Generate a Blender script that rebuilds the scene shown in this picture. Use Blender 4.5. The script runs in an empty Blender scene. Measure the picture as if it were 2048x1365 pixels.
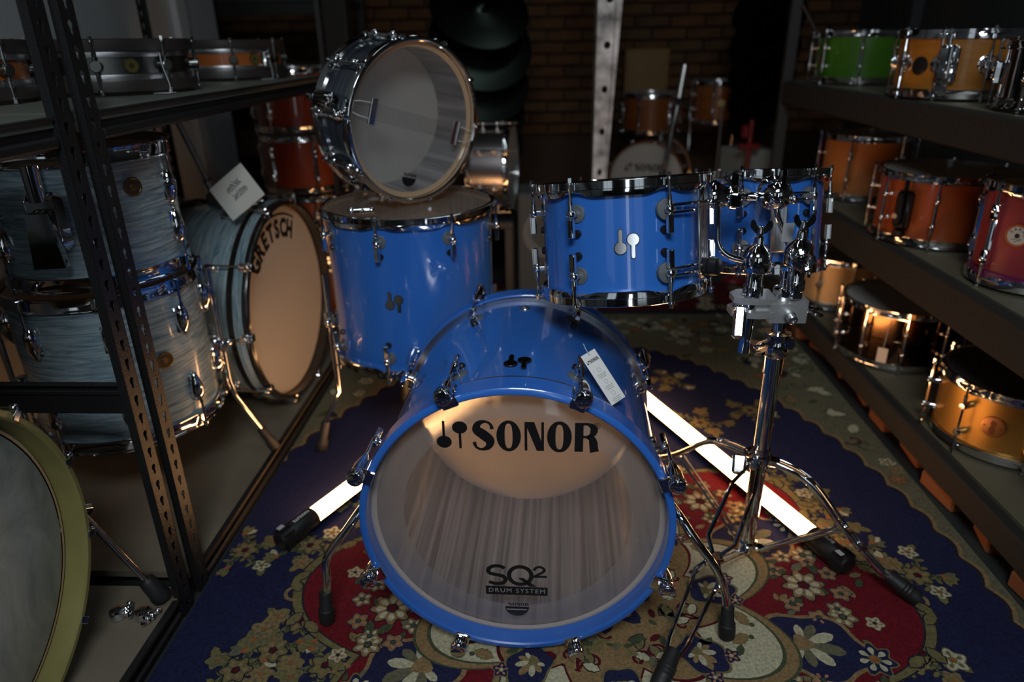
import bpy, math, random
from mathutils import Vector, Matrix
from math import sin, cos, pi, radians, sqrt, atan2, hypot

random.seed(7)
S = bpy.context.scene
C = S.collection

# ------------------------------------------------------------------ camera
cam_d = bpy.data.cameras.new('camera')
cam = bpy.data.objects.new('camera', cam_d)
C.objects.link(cam)
S.camera = cam
CAM_H = 1.127
rot = Matrix(((0.99907, -0.00156, 0.04311), (0.04026, 0.39266, -0.91880), (-0.01550, 0.91968, 0.39236)))
cam.matrix_world = Matrix.Translation((0, 0, CAM_H)) @ rot.to_4x4()
cam_d.sensor_width = 36.0
cam_d.lens = 36.0 * 1400 / 2048
cam_d.clip_start = 0.02
cam_d.dof.use_dof = True
cam_d.dof.focus_distance = 1.30
cam_d.dof.aperture_fstop = 2.0

# ------------------------------------------------------------------ light
S.view_settings.view_transform = 'Standard'
S.view_settings.look = 'None'
S.view_settings.gamma = 1.0
S.view_settings.use_curve_mapping = False
S.view_settings.exposure = 0.0
w = bpy.data.worlds.new('world')
S.world = w
w.use_nodes = True
w.node_tree.nodes['Background'].inputs[0].default_value = (0.55, 0.7, 0.8, 1)
w.node_tree.nodes['Background'].inputs[1].default_value = 0.02


def area(name, loc, target, sx, sy, power, col, spread=180):
    l = bpy.data.lights.new(name, 'AREA')
    l.shape = 'RECTANGLE'
    l.size, l.size_y = sx, sy
    l.energy = power
    l.color = col
    l.spread = radians(spread)
    o = bpy.data.objects.new(name, l)
    o.location = loc
    o.rotation_euler = (Vector(target) - Vector(loc)).to_track_quat('-Z', 'Y').to_euler()
    C.objects.link(o)


area('ceiling_light_front', (0.05, -0.65, 2.25), (0.1, 1.35, 0.4), 0.75, 0.45, 11.0, (0.9, 0.97, 1.0), 105)
area('ceiling_light_rear', (0.3, 2.3, 2.75), (0.1, 2.4, 0.0), 1.3, 0.12, 1.6, (0.8, 0.95, 1.0), 150)
area('added_strip_left', (-0.55, 0.9, 2.8), (-0.55, 0.9, 0.0), 0.10, 1.2, 1.3, (0.85, 0.95, 1.0), 160)  # added unseen strip light, puts bright lines into the chrome
area('added_strip_right', (0.75, 1.0, 2.8), (0.75, 1.0, 0.0), 0.10, 1.2, 1.3, (0.85, 0.95, 1.0), 160)  # its added twin on the right, also for chrome highlights

# ------------------------------------------------------------------ materials
MATS = {}


def nd(nt, t, **kw):
    n = nt.nodes.new(t)
    for k, v in kw.items():
        setattr(n, k, v)
    return n


def mat(name, col=(0.5, 0.5, 0.5), rough=0.5, metal=0.0, coat=0.0, emit=None, es=0.0, spec=0.5, streak=None, var=None, bump=None, transl=0.0):
    """one principled material; streak=(colour2, scale xyz, contrast), var=(amount, scale), bump=(strength, scale)"""
    if name in MATS:
        return MATS[name]
    m = bpy.data.materials.new(name)
    m.use_nodes = True
    nt = m.node_tree
    b = nt.nodes['Principled BSDF']
    b.inputs['Base Color'].default_value = (*col, 1)
    b.inputs['Roughness'].default_value = rough
    b.inputs['Metallic'].default_value = metal
    b.inputs['Coat Weight'].default_value = coat
    b.inputs['Coat Roughness'].default_value = 0.03
    b.inputs['Specular IOR Level'].default_value = spec
    if emit:
        b.inputs['Emission Color'].default_value = (*emit, 1)
        b.inputs['Emission Strength'].default_value = es
    tc = nd(nt, 'ShaderNodeTexCoord')
    if streak:
        mp = nd(nt, 'ShaderNodeMapping')
        mp.inputs['Scale'].default_value = streak[1]
        nt.links.new(tc.outputs['Object'], mp.inputs[0])
        nz = nd(nt, 'ShaderNodeTexNoise')
        nz.inputs['Scale'].default_value = 1.0
        nz.inputs['Detail'].default_value = 5
        nz.inputs['Roughness'].default_value = 0.65
        nz.inputs['Distortion'].default_value = streak[3] if len(streak) > 3 else 0.3
        nt.links.new(mp.outputs[0], nz.inputs['Vector'])
        r = nd(nt, 'ShaderNodeValToRGB')
        c = streak[2]
        r.color_ramp.elements[0].position = 0.5 - c
        r.color_ramp.elements[1].position = 0.5 + c
        r.color_ramp.elements[0].color = (*col, 1)
        r.color_ramp.elements[1].color = (*streak[0], 1)
        nt.links.new(nz.outputs['Fac'], r.inputs[0])
        nt.links.new(r.outputs[0], b.inputs['Base Color'])
    if var:
        nz = nd(nt, 'ShaderNodeTexNoise')
        nz.inputs['Scale'].default_value = var[1]
        nz.inputs['Detail'].default_value = 4
        nt.links.new(tc.outputs['Object'], nz.inputs['Vector'])
        mr = nd(nt, 'ShaderNodeMapRange')
        mr.inputs['From Min'].default_value = 0.3
        mr.inputs['From Max'].default_value = 0.7
        mr.inputs['To Min'].default_value = 1 - var[0]
        mr.inputs['To Max'].default_value = 1 + var[0]
        nt.links.new(nz.outputs['Fac'], mr.inputs['Value'])
        mx = nd(nt, 'ShaderNodeVectorMath', operation='SCALE')
        mx.inputs[0].default_value = col
        nt.links.new(mr.outputs[0], mx.inputs['Scale'])
        nt.links.new(mx.outputs[0], b.inputs['Base Color'])
    if bump:
        nz = nd(nt, 'ShaderNodeTexNoise')
        nz.inputs['Scale'].default_value = bump[1]
        nz.inputs['Detail'].default_value = 3
        nt.links.new(tc.outputs['Object'], nz.inputs['Vector'])
        bp = nd(nt, 'ShaderNodeBump')
        bp.inputs['Strength'].default_value = bump[0]
        bp.inputs['Distance'].default_value = 0.002
        nt.links.new(nz.outputs['Fac'], bp.inputs['Height'])
        nt.links.new(bp.outputs[0], b.inputs['Normal'])
    MATS[name] = m
    return m


def film(name, clear, col, rough=0.1, haze=0.0, hr=0.3, through=0.5):
    """drum head film: part clear, part milky (diffuse + translucent), part blurred see-through, plus a sheen"""
    m = bpy.data.materials.new(name)
    m.use_nodes = True
    nt = m.node_tree
    for n in list(nt.nodes):
        nt.nodes.remove(n)
    out = nd(nt, 'ShaderNodeOutputMaterial')
    tr = nd(nt, 'ShaderNodeBsdfTransparent')
    df = nd(nt, 'ShaderNodeBsdfDiffuse')
    tl = nd(nt, 'ShaderNodeBsdfTranslucent')
    gl = nd(nt, 'ShaderNodeBsdfGlossy')
    df.inputs[0].default_value = (*col, 1)
    tl.inputs[0].default_value = (*col, 1)
    gl.inputs['Roughness'].default_value = rough
    mk = nd(nt, 'ShaderNodeMixShader')
    mk.inputs[0].default_value = through
    nt.links.new(df.outputs[0], mk.inputs[1])
    nt.links.new(tl.outputs[0], mk.inputs[2])
    last = mk
    if haze:
        rf = nd(nt, 'ShaderNodeBsdfRefraction')
        rf.inputs['Roughness'].default_value = hr
        rf.inputs['IOR'].default_value = 1.45
        rf.inputs[0].default_value = (1, 1, 1, 1)
        mh = nd(nt, 'ShaderNodeMixShader')
        mh.inputs[0].default_value = haze
        nt.links.new(mk.outputs[0], mh.inputs[1])
        nt.links.new(rf.outputs[0], mh.inputs[2])
        last = mh
    m1 = nd(nt, 'ShaderNodeMixShader')
    m1.inputs[0].default_value = clear
    nt.links.new(last.outputs[0], m1.inputs[1])
    nt.links.new(tr.outputs[0], m1.inputs[2])
    lw = nd(nt, 'ShaderNodeLayerWeight')
    pw = nd(nt, 'ShaderNodeMath', operation='POWER')
    pw.inputs[1].default_value = 5.0
    fr = nd(nt, 'ShaderNodeMath', operation='MULTIPLY_ADD')
    fr.inputs[1].default_value = 0.7
    fr.inputs[2].default_value = 0.035
    nt.links.new(lw.outputs['Facing'], pw.inputs[0])
    nt.links.new(pw.outputs[0], fr.inputs[0])
    m2 = nd(nt, 'ShaderNodeMixShader')
    nt.links.new(fr.outputs[0], m2.inputs[0])
    nt.links.new(m1.outputs[0], m2.inputs[1])
    nt.links.new(gl.outputs[0], m2.inputs[2])
    nt.links.new(m2.outputs[0], out.inputs[0])
    MATS[name] = m
    return m


CH = mat('chrome', (0.78, 0.79, 0.81), 0.07, 1.0)
CHD = mat('chrome_dull', (0.5, 0.5, 0.52), 0.22, 1.0)
CAST = mat('cast_aluminium', (0.52, 0.53, 0.54), 0.42, 0.75, bump=(0.2, 120))
ALU = mat('brushed_aluminium', (0.55, 0.56, 0.58), 0.28, 1.0)
STEEL = mat('galvanised_steel', (0.62, 0.62, 0.64), 0.5, 0.15, var=(0.8, 11))
BLK = mat('black_rubber', (0.012, 0.012, 0.013), 0.55, bump=(0.2, 90))
BLKP = mat('black_plastic', (0.01, 0.01, 0.011), 0.35)
RUBG = mat('grey_rubber', (0.10, 0.115, 0.13), 0.5)
BLUE = mat('blue_lacquer', (0.028, 0.146, 0.55), 0.22, coat=1.0)
BLUEH = mat('blue_hoop_lacquer', (0.028, 0.146, 0.58), 0.25, coat=0.8)
VEN = mat('grey_streaked_veneer', (0.07, 0.062, 0.066), 0.45, coat=0.15, streak=((0.40, 0.355, 0.365), (75, 75, 0.9), 0.14, 0.2))
VENS = mat('grey_striped_veneer', (0.05, 0.05, 0.06), 0.4, streak=((0.33, 0.32, 0.34), (26, 26, 0.7), 0.13))
TRIB = mat('dark_striped_veneer', (0.008, 0.009, 0.012), 0.2, coat=1.0, streak=((0.055, 0.072, 0.10), (1.5, 1.5, 75), 0.14))
PLY = mat('plain_ply', (0.5, 0.33, 0.18), 0.5)
OYS = mat('blue_oyster_wrap', (0.06, 0.14, 0.19), 0.25, coat=0.7, streak=((0.42, 0.52, 0.57), (6, 6, 78), 0.18, 1.6))
WHITE = mat('white_paint', (0.5, 0.52, 0.54), 0.6)
PAPER = mat('paper', (0.62, 0.64, 0.60), 0.7)
INK = mat('black_print', (0.006, 0.006, 0.007), 0.45)
GREYINK = mat('grey_print', (0.25, 0.25, 0.26), 0.6)
BOARD = mat('fibreboard', (0.17, 0.145, 0.105), 0.6, var=(0.15, 5), bump=(0.1, 200))
RACK = mat('black_hammered_paint', (0.010, 0.010, 0.011), 0.42, bump=(0.6, 260))
CARP = mat('black_carpet_cover', (0.016, 0.0135, 0.0115), 0.95, bump=(1.0, 260))
GREYP = mat('dark_grey_paint', (0.03, 0.03, 0.033), 0.5)
HEADW = film('coated_white_head', 0.0, (0.74, 0.73, 0.70), rough=0.4)
HEADC = film('clear_resonant_head', 0.72, (0.55, 0.53, 0.52), rough=0.07)
HEADM = film('muffle_ring_film', 0.66, (0.62, 0.58, 0.56), rough=0.3)
HEADR = film('coated_batter_head', 0.0, (0.90, 0.84, 0.76), rough=0.35, haze=0.5, hr=0.24, through=0.8)
HEADS = film('snare_side_head', 0.78, (0.55, 0.53, 0.52), rough=0.15)
HEADD = film('smoky_tom_head', 0.35, (0.30, 0.28, 0.26), rough=0.15)
SKIN = mat('calfskin_head', (0.19, 0.215, 0.20), 0.5, streak=((0.46, 0.48, 0.44), (7, 4, 7), 0.17, 1.2))
OLIVE = mat('olive_lacquered_hoop', (0.235, 0.21, 0.075), 0.4, var=(0.2, 7))


# ------------------------------------------------------------------ mesh builder
class MB:
    def __init__(s):
        s.v, s.f, s.m = [], [], []

    def add(s, verts, faces, mi=0, T=None):
        o = len(s.v)
        for p in verts:
            p = Vector(p)
            s.v.append(tuple(T @ p) if T is not None else tuple(p))
        for k, f in enumerate(faces):
            s.f.append(tuple(i + o for i in f))
            s.m.append(mi if isinstance(mi, int) else mi[k])
        return s

    def box(s, c, d, mi=0, T=None, bev=0.0):
        x, y, z = d[0] / 2, d[1] / 2, d[2] / 2
        M = Matrix.Translation(c)
        if T is not None:
            M = T @ M
        if bev <= 0:
            vs = [(a * x, b * y, e * z) for a in (-1, 1) for b in (-1, 1) for e in (-1, 1)]
            fs = [(0, 1, 3, 2), (4, 6, 7, 5), (0, 4, 5, 1), (2, 3, 7, 6), (0, 2, 6, 4), (1, 5, 7, 3)]
            return s.add(vs, fs, mi, M)
        bev = min(bev, x * .9, y * .9, z * .9)
        vs, idx = [], {}
        for a in (-1, 1):
            for b in (-1, 1):
                for e in (-1, 1):
                    for ax in range(3):
                        q = [a * (x - bev), b * (y - bev), e * (z - bev)]
                        q[ax] = (a * x, b * y, e * z)[ax]
                        idx[(a, b, e, ax)] = len(vs)
                        vs.append(q)
        fs = []
        for sg in (-1, 1):
            q = [(sg, -1, -1), (sg, 1, -1), (sg, 1, 1), (sg, -1, 1)]
            fs.append([idx[(*k, 0)] for k in q][::sg])
            q = [(-1, sg, -1), (-1, sg, 1), (1, sg, 1), (1, sg, -1)]
            fs.append([idx[(*k, 1)] for k in q][::sg])
            q = [(-1, -1, sg), (1, -1, sg), (1, 1, sg), (-1, 1, sg)]
            fs.append([idx[(*k, 2)] for k in q][::sg])
        for a in (-1, 1):
            for b in (-1, 1):
                fs.append([idx[(a, b, -1, 0)], idx[(a, b, -1, 1)], idx[(a, b, 1, 1)], idx[(a, b, 1, 0)]])
                fs.append([idx[(a, -1, b, 0)], idx[(a, -1, b, 2)], idx[(a, 1, b, 2)], idx[(a, 1, b, 0)]])
                fs.append([idx[(-1, a, b, 1)], idx[(-1, a, b, 2)], idx[(1, a, b, 2)], idx[(1, a, b, 1)]])
                for e in (-1, 1):
                    fs.append([idx[(a, b, e, 0)], idx[(a, b, e, 1)], idx[(a, b, e, 2)]])
        return s.add(vs, fs, mi, M)

    def lathe(s, prof, n=32, mi=0, T=None, loop=False, a0=0.0, a1=2 * pi, fn=None):
        """prof [(r,z)] or fn(theta)->prof; loop closes the profile"""
        full = abs(a1 - a0 - 2 * pi) < 1e-6
        cols = n if full else n + 1
        vs, fs, ms = [], [], []
        k = len(prof) if prof else len(fn(0.0))
        for i in range(cols):
            t = a0 + (a1 - a0) * i / n
            for (r, z) in (fn(t) if fn else prof):
                vs.append((r * cos(t), r * sin(t), z))
        for i in range(n):
            j = (i + 1) % cols
            for q in range(k if loop else k - 1):
                q2 = (q + 1) % k
                fs.append((i * k + q, j * k + q, j * k + q2, i * k + q2))
                ms.append(mi if isinstance(mi, int) else mi[q])
        return s.add(vs, fs, ms, T)

    def cyl(s, p0, p1, r, r1=None, n=12, mi=0, cap=True):
        p0, p1 = Vector(p0), Vector(p1)
        d = p1 - p0
        T = Matrix.Translation(p0) @ d.to_track_quat('Z', 'Y').to_matrix().to_4x4()
        L = d.length
        r1 = r if r1 is None else r1
        vs = [(r * cos(2 * pi * i / n), r * sin(2 * pi * i / n), 0) for i in range(n)]
        vs += [(r1 * cos(2 * pi * i / n), r1 * sin(2 * pi * i / n), L) for i in range(n)]
        fs = [(i, (i + 1) % n, n + (i + 1) % n, n + i) for i in range(n)]
        if cap:
            fs += [tuple(range(n))[::-1], tuple(range(n, 2 * n))]
        return s.add(vs, fs, mi, T)

    def turn(s, p0, p1, prof, n=16, mi=0):
        """lathe along p0->p1; prof [(t,r)] with t in metres from p0"""
        p0, p1 = Vector(p0), Vector(p1)
        T = Matrix.Translation(p0) @ (p1 - p0).to_track_quat('Z', 'Y').to_matrix().to_4x4()
        pr = [(max(r, 1e-5), t) for t, r in prof]
        return s.lathe(pr, n, mi, T)

    def tube(s, path, r, n=8, mi=0, closed=False, flat=1.0, up=None):
        P = [Vector(p) for p in path]
        k = len(P)
        R_ = r if isinstance(r, (list, tuple)) else [r] * k
        vs, fs = [], []
        prev = None
        for i, p in enumerate(P):
            if closed:
                d = P[(i + 1) % k] - P[i - 1]
            else:
                d = P[min(i + 1, k - 1)] - P[max(i - 1, 0)]
            d.normalize()
            if prev is None:
                a = Vector(up) if up else (Vector((0, 0, 1)) if abs(d.z) < .9 else Vector((1, 0, 0)))
                prev = (a - d * a.dot(d)).normalized()
            else:
                prev = (prev - d * prev.dot(d)).normalized()
            b = d.cross(prev)
            for j in range(n):
                t = 2 * pi * j / n
                vs.append(p + prev * (R_[i] * cos(t)) + b * (R_[i] * flat * sin(t)))
        for i in range(k if closed else k - 1):
            i2 = (i + 1) % k
            for j in range(n):
                j2 = (j + 1) % n
                fs.append((i * n + j, i * n + j2, i2 * n + j2, i2 * n + j))
        if not closed:
            fs += [tuple(range(n))[::-1], tuple((k - 1) * n + j for j in range(n))]
        return s.add(vs, fs, mi)

    def ball(s, c, r, n=12, mi=0, sc=(1, 1, 1), T=None):
        M = Matrix.Translation(c) @ Matrix.Diagonal((*sc, 1))
        if T is not None:
            M = T @ M
        m = n // 2
        pr = [(max(1e-5, r * sin(pi * i / m)), -r * cos(pi * i / m)) for i in range(m + 1)]
        return s.lathe(pr, n, mi, M)

    def prism(s, poly, h, mi=0, T=None):
        n = len(poly)
        vs = [(x, y, 0) for x, y in poly] + [(x, y, h) for x, y in poly]
        fs = [tuple(range(n))[::-1], tuple(range(n, 2 * n))] + [(i, (i + 1) % n, n + (i + 1) % n, n + i) for i in range(n)]
        return s.add(vs, fs, mi, T)

    def text(s, body, size, T=None, mi=0, bold=0.0, sx=1.0, spacing=1.0, align='CENTER'):
        v, f = text_geo(body, size, bold, spacing, align)
        M = Matrix.Diagonal((sx, 1, 1, 1))
        return s.add(v, f, mi, (T @ M) if T is not None else M)

    def build(s, name, mats, parent=None, loc=None, rot=None, sharp=40, smooth=True):
        me = bpy.data.meshes.new(name)
        me.from_pydata(s.v, [], s.f)
        for m in (mats if isinstance(mats, (list, tuple)) else [mats]):
            me.materials.append(m)
        me.polygons.foreach_set('material_index', s.m)
        if smooth:
            me.polygons.foreach_set('use_smooth', [True] * len(s.f))
            me.set_sharp_from_angle(angle=radians(sharp))
        me.update()
        return link(name, me, parent, loc, rot)


TEXT = {}


def text_geo(body, size, bold, spacing, align):
    key = (body, size, bold, spacing, align)
    if key not in TEXT:
        c = bpy.data.curves.new('lettering', 'FONT')
        c.body, c.size, c.offset, c.space_character = body, size, bold * size, spacing
        c.align_x, c.align_y = align, 'CENTER'
        c.resolution_u = 4
        o = bpy.data.objects.new('lettering', c)
        C.objects.link(o)
        bpy.context.view_layer.update()
        dg = bpy.context.evaluated_depsgraph_get()
        me = o.evaluated_get(dg).to_mesh()
        TEXT[key] = ([tuple(v.co) for v in me.vertices], [tuple(p.vertices) for p in me.polygons])
        o.evaluated_get(dg).to_mesh_clear()
        bpy.data.objects.remove(o)
        bpy.data.curves.remove(c)
    return TEXT[key]


def link(name, me, parent=None, loc=None, rot=None):
    o = bpy.data.objects.new(name, me)
    C.objects.link(o)
    if parent:
        o.parent = parent
    if loc is not None:
        o.location = loc
    if rot is not None:
        o.rotation_euler = rot
    return o


def tag(o, label, cat, group=None):
    o['label'], o['category'] = label, cat
    if group:
        o['group'] = group
    return o


def thing(name, label, cat, loc=(0, 0, 0), rot=(0, 0, 0), group=None, matrix=None):
    o = bpy.data.objects.new(name, None)
    o.empty_display_size = 0.05
    C.objects.link(o)
    if matrix is not None:
        o.matrix_world = matrix
    else:
        o.location, o.rotation_euler = loc, rot
    return tag(o, label, cat, group)


def struct(o):
    o['kind'] = 'structure'
    return o


def RZ(a):
    return Matrix.Rotation(a, 4, 'Z')


def RX(a):
    return Matrix.Rotation(a, 4, 'X')


def RY(a):
    return Matrix.Rotation(a, 4, 'Y')


def TR(*p):
    return Matrix.Translation(p)


def frame(z, up=(0, 0, 1), loc=(0, 0, 0)):
    """matrix whose local z is the given direction and local y is as close to up as it can be"""
    z = Vector(z).normalized()
    y = Vector(up)
    y = (y - z * y.dot(z)).normalized()
    x = y.cross(z)
    M = Matrix((x, y, z)).transposed().to_4x4()
    return TR(*loc) @ M


# ------------------------------------------------------------------ the room
def slab(name, c, d, m):
    return struct(MB().box(c, d).build(name, m, smooth=False))


FLOORM = mat('dark_concrete', (0.02, 0.024, 0.022), 0.7, var=(0.3, 3))
slab('floor', (0, 1.2, -0.05), (5.0, 8.4, 0.1), FLOORM)
slab('ceiling', (0, 1.2, 2.95), (5.0, 8.4, 0.1), mat('dark_ceiling', (0.03, 0.03, 0.03), 0.8))
wl = slab('wall_left', (-1.56, 0.75, 1.45), (0.1, 5.5, 2.9), mat('grey_white_plaster', (0.44, 0.455, 0.47), 0.7))
MB().box((-1.495, 3.12, 1.45), (0.03, 0.09, 2.9), bev=.004).build('pilaster_strip', WHITE, wl, smooth=False)
slab('wall_right', (2.05, 1.2, 1.45), (0.1, 8.4, 2.9), mat('dark_plaster', (0.06, 0.06, 0.06), 0.8))
slab('wall_front', (0, -2.75, 1.45), (5.0, 0.1, 2.9), mat('dark_plaster'))
FILLP = mat('added_fill_pane', (.8, .9, 1), .6, emit=(.78, .92, 1.0), es=.4)  # dim glow added for fill and varied chrome reflections
STRIPEP = mat('added_stripe_pane', (.8, .9, 1), .6, emit=(.82, .93, 1.0), es=2.6)  # stronger glow added for a narrow stripe reflected in the tom
for k, wx in enumerate((-1.45, 1.55)):  # unseen windows added behind the camera as fill and reflection sources
    wn = struct(MB().box((0, 0, 0.82), (1.06, .06, .06)).box((0, 0, -0.82), (1.06, .06, .06)).box((-.5, 0, 0), (.06, .06, 1.6)).box((.5, 0, 0), (.06, .06, 1.6)).build('added_window_%d' % (k + 1), mat('dark_plaster'), None, (wx, -2.68, 1.5), smooth=False))
    for px_ in (-.235, .235):
        MB().box((px_, 0, 0), (.44, .012, 1.58)).build('glow_pane', FILLP, wn, smooth=False)
dr = struct(MB().box((0, 0, 2.06), (.42, .06, .08)).box((-.18, 0, 1.0), (.08, .06, 2.04)).box((.18, 0, 1.0), (.08, .06, 2.04)).box((0, 0, .2), (.30, .05, .4)).build('added_door_1', mat('dark_plaster'), None, (.42, -2.68, 0), smooth=False))  # unseen door added to frame the pane behind the tom's stripe reflection
MB().box((0, 0, 1.22), (.28, .012, 1.6)).build('glow_pane', STRIPEP, dr, smooth=False)
MB().cyl((-.12, .05, 1.0), (-.12, .05, 1.2), .012, n=10).build('added_door_handle', CH, dr)
wb = slab('wall_back', (0, 5.05, 1.45), (5.0, 0.1, 2.9), mat('mortar', (0.07, 0.042, 0.026), 0.9))
slab('wall_left_rear', (-2.45, 3.9, 1.45), (0.1, 2.3, 2.9), mat('dark_plaster'))
bm_ = []
for k, c in enumerate([(0.11, 0.048, 0.018), (0.125, 0.056, 0.02), (0.09, 0.044, 0.022), (0.11, 0.06, 0.026)]):
    bm_.append(mat('brick_%d' % k, c, 0.85, var=(0.3, 12), bump=(0.6, 40)))
bmesh_ = []
for k in range(4):
    o = MB().box((0, 0, 0), (0.212, 0.06, 0.062), bev=.005).build('brick', bm_[k], wb, (-3, 4.99, 0), smooth=False)
    bmesh_.append(o.data)
    bpy.data.objects.remove(o)
for row in range(13):
    for i in range(19):
        x = -2.1 + i * 0.224 + (0.112 if row % 2 else 0)
        link('brick', random.choice(bmesh_), wb, (x, 4.985 + random.uniform(-.004, .004), 0.58 + row * 0.073))

# ------------------------------------------------------------------ the rug
RUG = {}


def pile(n, c):
    RUG[n] = mat('rug_pile_' + n, c, 0.95, var=(0.28, 160), bump=(0.8, 420), spec=0.1)


for n, c in dict(navy=(0.016, 0.019, 0.058), red=(0.135, 0.010, 0.017), cream=(0.42, 0.40, 0.28), tan=(0.23, 0.155, 0.075), olive=(0.155, 0.135, 0.06), green=(0.055, 0.072, 0.04), dark=(0.022, 0.02, 0.028), rose=(0.34, 0.17, 0.10), white=(0.5, 0.49, 0.39), wine=(0.075, 0.008, 0.014), sage=(0.125, 0.12, 0.078), rust=(0.26, 0.10, 0.04)).items():
    pile(n, c)
RN = list(RUG)
RC = (0.13, 1.20)
rug_mb = MB()
PCOUNT = 0
RZ0 = 0.0032
LAY = 0.00008


def poly(pts, col, lay):
    global PCOUNT
    PCOUNT += 1
    z = RZ0 + lay * LAY + (PCOUNT % 40) * 2e-6
    pts = [p for p in pts]
    if min(p[0] for p in pts) < -0.7605 or max(p[0] for p in pts) > 1.0205:
        return
    rug_mb.add([(x, y, z) for x, y in pts], [tuple(range(len(pts)))], RN.index(col))


def xf(pts, x, y, a=0.0, s=1.0):
    ca, sa = cos(a) * s, sin(a) * s
    return [(x + px * ca - py * sa, y + px * sa + py * ca) for px, py in pts]


def blob(r, n, amp, k=40, ph=0.0, sy=1.0):
    return [((r * (1 + amp * cos(n * t + ph))) * cos(t), sy * (r * (1 + amp * cos(n * t + ph))) * sin(t)) for t in [2 * pi * i / k for i in range(k)]]


LEAF = [(0, 0), (.25, .2), (.5, .26), (.62, .2), (.72, .24), (1, 0), (.72, -.24), (.62, -.2), (.5, -.26), (.25, -.2)]
DROP = [(0, 0), (.3, .16), (.6, .3), (.85, .27), (1, .1), (1.03, 0), (1, -.1), (.85, -.27), (.6, -.3), (.3, -.16)]


def leaf(x, y, a, s, col, lay, edge=None):
    if edge:
        poly(xf([(p[0] * 1.12 - .06, p[1] * 1.35) for p in LEAF], x, y, a, s), edge, lay)
    poly(xf(LEAF, x, y, a, s), col, lay + 1)


def flower(x, y, r, c1, c2, edge, lay, n=6, a=0.0, c3='red'):
    poly(xf(blob(r * 1.12, n, .17, 48), x, y, a), edge, lay)
    poly(xf(blob(r, n, .2, 48), x, y, a), c1, lay + 1)
    for i in range(n):
        t = a + 2 * pi * i / n
        poly(xf(DROP, x + cos(t) * r * .28, y + sin(t) * r * .28, t, r * .6), c2, lay + 2)
    poly(xf(blob(r * .34, 5, .1, 20), x, y), edge, lay + 3)
    poly(xf(blob(r * .24, 5, .1, 20), x, y), c3, lay + 4)


def palmette(x, y, a, s, c1, c2, c3, edge, lay):
    out = [(cos(t) * (1 + .09 * cos(5 * t)) * .78 + .3, sin(t) * (1 + .09 * cos(5 * t)) * .62) for t in [2 * pi * i / 56 for i in range(56)]]
    poly(xf([(px * 1.1 - .03, py * 1.12) for px, py in out], x, y, a, s), edge, lay)
    poly(xf(out, x, y, a, s), c1, lay + 1)
    for k in range(-3, 4):
        t = a + k * .62
        poly(xf([(u, v * .62) for u, v in DROP], x + cos(a) * s * .12, y + sin(a) * s * .12, t * 1.0, s * (.62 - .08 * abs(k))), c2 if k % 2 else c3, lay + 2)
    poly(xf(blob(.16, 3, .2, 18), x + cos(a) * s * .1, y + sin(a) * s * .1, a, s), edge, lay + 3)


def stroke(pts, w, col, lay):
    n = len(pts)
    L, R_ = [], []
    for i in range(n):
        x0, y0 = pts[max(i - 1, 0)]
        x1, y1 = pts[min(i + 1, n - 1)]
        d = hypot(x1 - x0, y1 - y0) or 1
        nx, ny = -(y1 - y0) / d * w / 2, (x1 - x0) / d * w / 2
        L.append((pts[i][0] + nx, pts[i][1] + ny))
        R_.append((pts[i][0] - nx, pts[i][1] - ny))
    for i in range(n - 1):
        poly([L[i], L[i + 1], R_[i + 1], R_[i]], col, lay)


def scroll(x, y, a, s, w, col, lay, hand=1):
    pts = []
    for i in range(26):
        t = i / 25
        r = s * (.5 * (1 - t) ** .8 + .06)
        th = a + hand * t * 4.6
        pts.append((x + r * cos(th), y + r * sin(th)))
    stroke(pts, w, col, lay)


def ell_(r, k):
    return [(r * cos(2 * pi * i / k), r * sin(2 * pi * i / k)) for i in range(k)]


def curve_pts(f, k=220):
    return [f(2 * pi * i / k) for i in range(k)]


def lobed(r, lob, amp, sx=1.0, sy=1.0, ph=0.0, left=1.0):
    def f(t):
        q = r * (1 + amp * (abs(cos(lob * t / 2 + ph)) - .5))
        return (RC[0] + (sx if cos(t) > 0 else sx * left) * q * cos(t), RC[1] + sy * q * sin(t))
    return f


rug_mb.box((0.13, 1.2, 0.0015), (1.78, 4.4, 0.003), RN.index('navy'))
# the far border and the corner spandrels round an oval navy field


def band_poly(y0, y1, col, lay):
    poly([(-.76, y0), (1.02, y0), (1.02, y1), (-.76, y1)], col, lay)


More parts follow.
